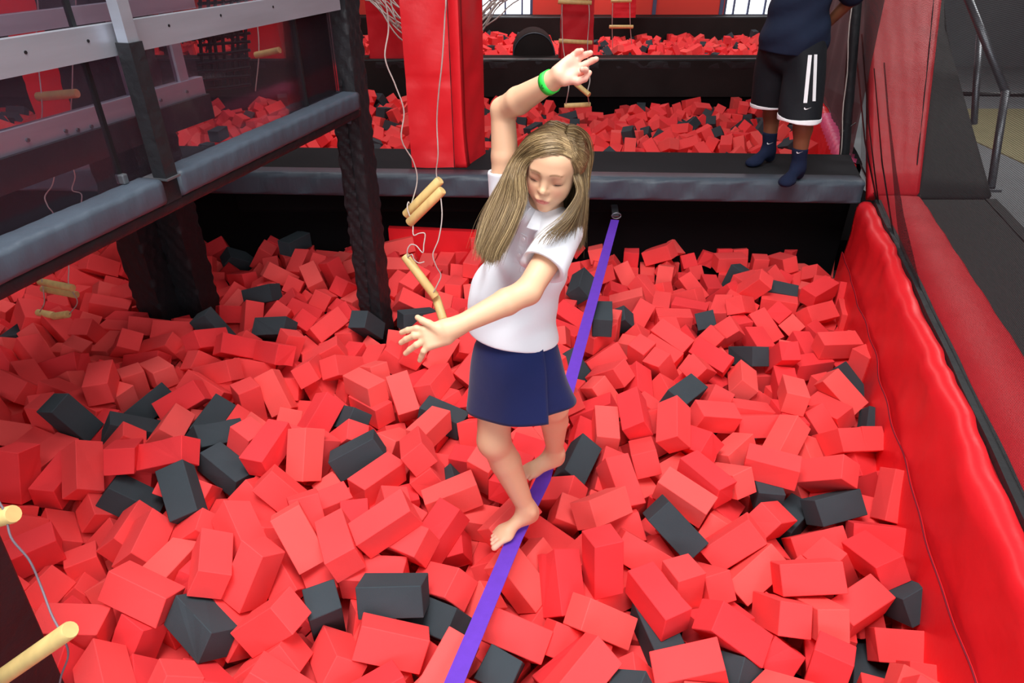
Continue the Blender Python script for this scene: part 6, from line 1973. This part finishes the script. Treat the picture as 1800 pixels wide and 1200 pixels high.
def inter(c_, h_, rot):
    f, k, op, lo, hi = rbox(c_, h_, rot, .001)
    return (f, .003, 'i', lo, hi)
sdf_obj('white_hem', shorts_prims(.003) + hollow() + [inter(hipc - upv * (hipc.z - SB - .010), (.6, .6, .011), BF)], .004, M['trimwhite'], shm, warp=wr2)
shm.children[-1]['label'] = 'white hem band'
def strip_on(host, name, pts, w, lift=.003):
    """a narrow sewn strip lying on the host's surface"""
    o0 = Vector((0, 0, CAM_H)); V = []
    for (px, py) in pts:
        for s_ in (-1, 1):
            ok, loc, nrm, i = host.ray_cast(o0, ray(px + s_ * w, py).normalized())
            if not ok:
                continue
            V += [loc + nrm * lift, loc - nrm * .002]
    n_ = len(V) // 4
    F = []
    for i in range(n_ - 1):
        a = i * 4
        F += [(a, a + 2, a + 6, a + 4), (a + 1, a + 5, a + 7, a + 3), (a, a + 4, a + 5, a + 1), (a + 2, a + 3, a + 7, a + 6)]
    o_ = mesh_obj(name, V, F, M['trimwhite'], host)
    o_['label'] = 'white side stripe'
strip_on(shm, 'side_stripe', [(1423.5 - 8 * (i / 20), 97 + i * 4.2) for i in range(21)], 3.2)
strip_on(shm, 'side_stripe', [(1433.5 - 3 * (i / 20), 96 + i * 4.1) for i in range(21)], 2.6)
for a_, t_, kk in ((aL, tL, kL), (aR, tR, kR)):
    top_ = a_.lerp(kk, .30)
    fy = Vector((t_.x - a_.x, t_.y - a_.y, 0)).normalized()
    O = Vector((a_.x, a_.y, .522)) - fy * .05
    fx = fy.cross(upv)
    g = lambda x, y, z: O + fx * x + fy * y + upv * z
    Fm = npm(Matrix((fx, fy, upv)).transposed())
    sk_ = [cap(a_, top_, .041, .047, k=.02), cap(g(0, .03, .036), g(0, .06, .10), .036, .040, k=.02), cap(g(0, .06, .07), g(.003, .17, .034), .040, .031, k=.03),
           ell(g(0, .185, .026), (.048, .058, .027), Fm, k=.03), ell(g(0, .215, .020), (.036, .034, .020), Fm, k=.02), rbox(g(0, .1, -.02), (.08, .2, .0195), Fm, .002, k=.008, op='s'),
           rbox(top_ + upv * .058, (.08, .08, .05), BF, .003, k=.004, op='s')]
    sdf_obj('sock', sk_, .005, M['sock'], man)
    man.children[-1]['label'] = 'dark navy ankle sock with small white swoosh'
# small white check marks on the shorts and the socks
def swoosh(host, px, py, size, tilt=0):
    out = [(-1, .10), (-.86, -.22), (-.62, -.30), (-.2, -.18), (1, .38), (-.1, -.02), (-.45, -.05), (-.62, .02), (-.70, .16), (-.80, .34)]
    o0 = Vector((0, 0, CAM_H))
    V = []
    for (u, v) in out:
        r = ray(px + u * size, py - v * size)
        ok, loc, nrm, i = host.ray_cast(o0, r.normalized())
        if not ok:
            return
        V.append(loc + nrm * .002)
    n_ = len(V)
    V += [p + (o0 - p).normalized() * .0015 for p in V]
    F = [tuple(range(n_, 2 * n_))] + [(i, (i + 1) % n_, (i + 1) % n_ + n_, i + n_) for i in range(n_)]
    s_ = mesh_obj('check_mark', V, F, M['trimwhite'], host)
swoosh(shm, 1420, 191, 7)
socks = [c for c in man.children if c.name.startswith('sock')]
swoosh(socks[0], 1406, 268, 6)
swoosh(socks[1], 1354, 252, 6)
# ---------------------------------------------------------------- the purple line
line = thing('slackline', 'flat purple webbing line running from the walkway to the bottom edge under the girl', 'slackline', (0, 2, .2))
kp = [Vector((.675, 4.16, .235)), Z(955, 842, .165), Z(905, 945, .128), Z(798, 1200, .135)]
kp[1] = Vector(kp[1]); 
far_ = kp[0]; near_ = kp[3] + (kp[3] - kp[2]) * 2.2
path = [far_.lerp(kp[1], t) for t in np.linspace(0, 1, 30)[:-1]] + [kp[1].lerp(kp[2], t) for t in np.linspace(0, 1, 8)[:-1]] + [kp[2].lerp(near_, t) for t in np.linspace(0, 1, 30)]
V, F = [], []
HWD = .0265
for i, p in enumerate(path):
    t = (path[min(i + 1, len(path) - 1)] - path[max(i - 1, 0)]).normalized()
    sd_ = t.cross(Vector((0, 0, 1))).normalized()
    roll = .10 * math.sin(i * .11)
    sd_ = sd_ * math.cos(roll) + Vector((0, 0, 1)) * math.sin(roll)
    up_ = sd_.cross(t)
    for (a, b) in ((-1, .5), (-.6, .8), (.6, .8), (1, .5), (1, -.5), (-1, -.5)):
        V.append(p + sd_ * HWD * a + up_ * .0016 * b)
for i in range(len(path) - 1):
    for j in range(6):
        F.append((i * 6 + j, i * 6 + (j + 1) % 6, (i + 1) * 6 + (j + 1) % 6, (i + 1) * 6 + j))
mesh_obj('webbing', V, F, M['purple'], line)
ac = Vector((.685, 4.19, .245))
MB().tube([ac + Vector((.030 * math.cos(i * .5236), -.012, .012 + .020 * math.sin(i * .5236))) for i in range(13)], .0045, 8).build('anchor_shackle', M['steel'], line, True)
MB().box(ac + Vector((0, .06, .02)), (.045, .12, .012), Matrix.Rotation(R(18), 3, 'X'), bev=.004).build('anchor_strap', M['steel'], line)

# ---------------------------------------------------------------- rope ladders with wooden rungs
def ladder(label, rungs, ropes, r=.019, rr=.0028, loc=None, rm='rope'):
    p = loc or rungs[0][0]
    t = thing('rope_ladder', label, 'rope ladder', p, 'rope ladders with wooden rungs')
    tops = [rp[0] for rp in ropes[:2]]
    for a, b in rungs:
        a, b = Vector(a), Vector(b)
        d_ = (b - a).normalized()
        MB().tube([a, a + d_ * .004, b - d_ * .004, b], [r * .88, r, r, r * .88], 16).build('rung', M['wood'], t, False)
        shade_auto(t.children[-1], 40)
        for e in (a + d_ * .035, b - d_ * .035):
            pass
    for rp in ropes:
        if rp[0] in tops:
            rp = [Vector((rp[0].x, rp[0].y, 4.87)), Vector((rp[0].x, rp[0].y, rp[0].z + .5))] + rp
        MB().tube(spline(rp, 8), rr, 6).build('rope', M[rm], t, True)
    return t
# bottom left corner
ladder('rope ladder at the bottom left corner, nearest the camera',
       [(D(-60, 925, 1.45), D(24, 903, 1.40)), (D(-14, 1202, 1.52), D(124, 1106, 1.42))],
       [[D(-30, 800, 1.36), D(-6, 872, 1.385), D(10, 903, 1.395), D(20, 945, 1.40), D(52, 985, 1.43), D(72, 1030, 1.45), D(90, 1078, 1.44), D(108, 1114, 1.43), D(120, 1150, 1.47), D(106, 1195, 1.55), D(100, 1260, 1.62)],
        [D(-60, 760, 1.40), D(-70, 925, 1.45), D(-40, 1060, 1.5), D(-30, 1195, 1.54)]], r=.0195, rr=.0023, rm='rope_grey')
# centre
dC = 2.92
ladder('rope ladder hanging before the bright red pillar, left of the girl',
       [(D(713, 378, dC + .06), D(774, 316, dC - .05)), (D(719, 392, dC + .03), D(778, 334, dC - .08)), (D(711, 449, 3.0), D(766, 522, 3.02)), (D(766, 522, 3.06), D(779, 562, 3.02))],
       [[D(655, -30, 2.3), D(676, 0, 2.36), D(683, 50, 2.45), D(677, 102, 2.52), D(695, 150, 2.6), D(710, 195, 2.68), D(706, 245, 2.75), D(727, 285, 2.84), D(733, 320, 2.90), D(719, 372, 2.96)],
        [D(783, -30, 2.3), D(782, 30, 2.38), D(777, 110, 2.5), D(771, 165, 2.6), D(768, 215, 2.7), D(770, 270, 2.78), D(767, 300, 2.84), D(769, 320, 2.87)],
        [D(722, 362, 2.96), D(718, 355, 2.93), D(716, 366, 2.92), D(722, 384, 2.93)],
        [D(774, 338, 2.85), D(777, 380, 2.86), D(771, 420, 2.88), D(761, 447, 2.90), D(767, 468, 2.93), D(775, 484, 2.96), D(768, 502, 2.98), D(762, 514, 3.0)],
        [D(726, 395, 2.95), D(727, 413, 2.92), D(737, 410, 2.91), D(747, 411, 2.91), D(745, 430, 2.92), D(743, 444, 2.93), D(732, 432, 2.94), D(722, 430, 2.95), D(716, 440, 2.96), D(717, 452, 2.98)],
        [D(717, 452, 2.98), D(724, 447, 2.95), D(728, 456, 2.96), D(736, 462, 2.97), D(746, 460, 2.97)]], r=.0205)
# behind the clear panels
dL = 3.45
ladder('rope ladder seen through the clear panels at far left',
       [(D(66, 170, 3.0), D(136, 164, 2.96)), (D(79, 291, 3.20), D(113, 250, 3.25)), (D(70, 495, 3.50), D(128, 506, 3.42)), (D(75, 507, 3.56), D(135, 518, 3.50)), (D(66, 549, 3.68), D(94, 554, 3.66)), (D(94, 556, 3.63), D(120, 552, 3.58))],
       [[D(60, -30, 2.7), D(64, 60, 2.85), D(68, 120, 2.95), D(73, 168, 2.98), D(74, 200, 3.02), D(70, 230, 3.06), D(78, 270, 3.14), D(84, 284, 3.2), D(95, 300, 3.24), D(92, 325, 3.28), D(79, 345, 3.3), D(84, 362, 3.32), D(95, 385, 3.36), D(80, 450, 3.4), D(72, 470, 3.43), D(74, 496, 3.47), D(78, 530, 3.56), D(70, 548, 3.64)],
        [D(128, -30, 2.7), D(128, 60, 2.84), D(127, 150, 2.94), D(125, 190, 3.0), D(128, 230, 3.1), D(140, 250, 3.15), D(126, 280, 3.2), D(132, 310, 3.25), D(127, 334, 3.28), D(144, 345, 3.3), D(130, 400, 3.34), D(117, 440, 3.36), D(121, 470, 3.38), D(121, 500, 3.42), D(136, 530, 3.5), D(122, 552, 3.58)]], r=.0195)
# second walkway
dP = 7.55
ladder('rope ladder in front of the deep red pillar on the second walkway',
       [(D(981, 3, dP), D(1040, 5, dP)), (D(982, 72, dP + .15), D(1041, 75, dP + .15)), (D(1012, 147, dP - 1.2), D(1036, 167, dP - 1.25)), (D(992, 186, dP - 1.0), D(1038, 184, dP - 1.0))],
       [[D(989, -40, dP), D(988, 3, dP), D(989, 72, dP + .12), D(996, 120, dP - .7), D(1000, 150, dP - 1.2), D(994, 186, dP - 1.0)],
        [D(1034, -40, dP), D(1035, 3, dP), D(1036, 30, dP), D(1033, 72, dP + .12), D(1034, 110, dP - .6), D(1037, 140, dP - 1.1), D(1033, 162, dP - 1.2), D(1036, 184, dP - 1.0)]], r=.024, rr=.005)
ladder('small rope ladder farthest back, right of the pillar with another ladder',
       [(D(1074, 2, 10.4), D(1110, 1, 10.4)), (D(1071, 47, 10.6), D(1113, 47, 10.6))],
       [[D(1077, -30, 10.4), D(1077, 2, 10.4), D(1076, 47, 10.6), D(1077, 85, 10.9)], [D(1107, -30, 10.4), D(1107, 2, 10.4), D(1108, 47, 10.6), D(1111, 85, 10.9)]], r=.026, rr=.006)
ladder('rope ladder bits hanging before the red pillar behind the clear panel',
       [(D(449, 97, 6.6), D(492, 88, 6.5)), (D(532, 74, 6.7), D(560, 66, 6.7))],
       [[D(440, -30, 6.4), D(452, 40, 6.5), D(455, 95, 6.6), D(449, 160, 6.8)], [D(520, -30, 6.5), D(524, 40, 6.6), D(534, 72, 6.7), D(535, 150, 6.9)]], r=.03, rr=.006)
# black cargo netting panel behind the clear barrier
cn = thing('cargo_net', 'black cargo netting hanging behind the clear panels, left of a red pillar', 'net', D(400, 150, 6.6))
for i in range(7):
    x0_ = 352 + i * 13.5
    MB().tube([D(x0_, -20, 6.3) + Vector((0, 0, 3.3)), D(x0_, -20, 6.3), D(x0_ + 3 * math.sin(i * 2), 70, 6.5), D(x0_ + 6 + 3 * math.sin(i), 150, 6.7)], .018, 6).build('net_strap', M['gasket'], cn)
for j in range(12):
    y0_ = -14 + j * 15
    MB().tube([D(348, y0_ + 4 + (j % 3) * 1.5, 6.38 + j * .025), D(395, y0_ + (j % 2) * 3, 6.36 + j * .025), D(440, y0_ - 3, 6.35 + j * .025)], .015, 6).build('net_strap', M['gasket'], cn)
# white rope bundles hanging behind the bright pillar
def rope_bag(label, cx, w, sag, d, seed, y0=-60):
    t = thing('rope_net', label, 'rope net', D(cx, 0, d))
    r = random.Random(seed)
    for k in range(10):
        x0_, x1_ = cx - w * r.uniform(.75, 1.05), cx + w * r.uniform(.75, 1.05)
        s_ = sag * (.45 + .55 * k / 9)
        pts = []
        for i in range(9):
            u = i / 8
            pts.append(D(x0_ + (x1_ - x0_) * u + r.uniform(-3, 3), y0 + (s_ - y0) * (1 - (2 * u - 1) ** 2) ** .8 + r.uniform(-3, 3), d + r.uniform(-.15, .15)))
        pts = [pts[0] + Vector((0, 0, 2.6 - k * .1))] + pts + [pts[-1] + Vector((0, 0, 2.6 - k * .1))]
        MB().tube(spline(pts, 4), .007, 5).build('rope_strand', M['rope'], t, True)
    for k in range(9):
        u = .1 + .1 * k
        x_ = cx - w + 2 * w * u
        MB().tube(spline([D(x_ + r.uniform(-8, 8), y0, d), D(x_ + r.uniform(-10, 10), -10, d), D(x_ + (cx - x_) * .15, y0 + (sag - y0) * (1 - (2 * u - 1) ** 2) ** .8, d)], 4), .007, 5).build('rope_strand', M['rope'], t, True)
    return t
rope_bag('pale slack rope netting looping behind the bright red pillar', 775, 150, 96, 6.4, 4)
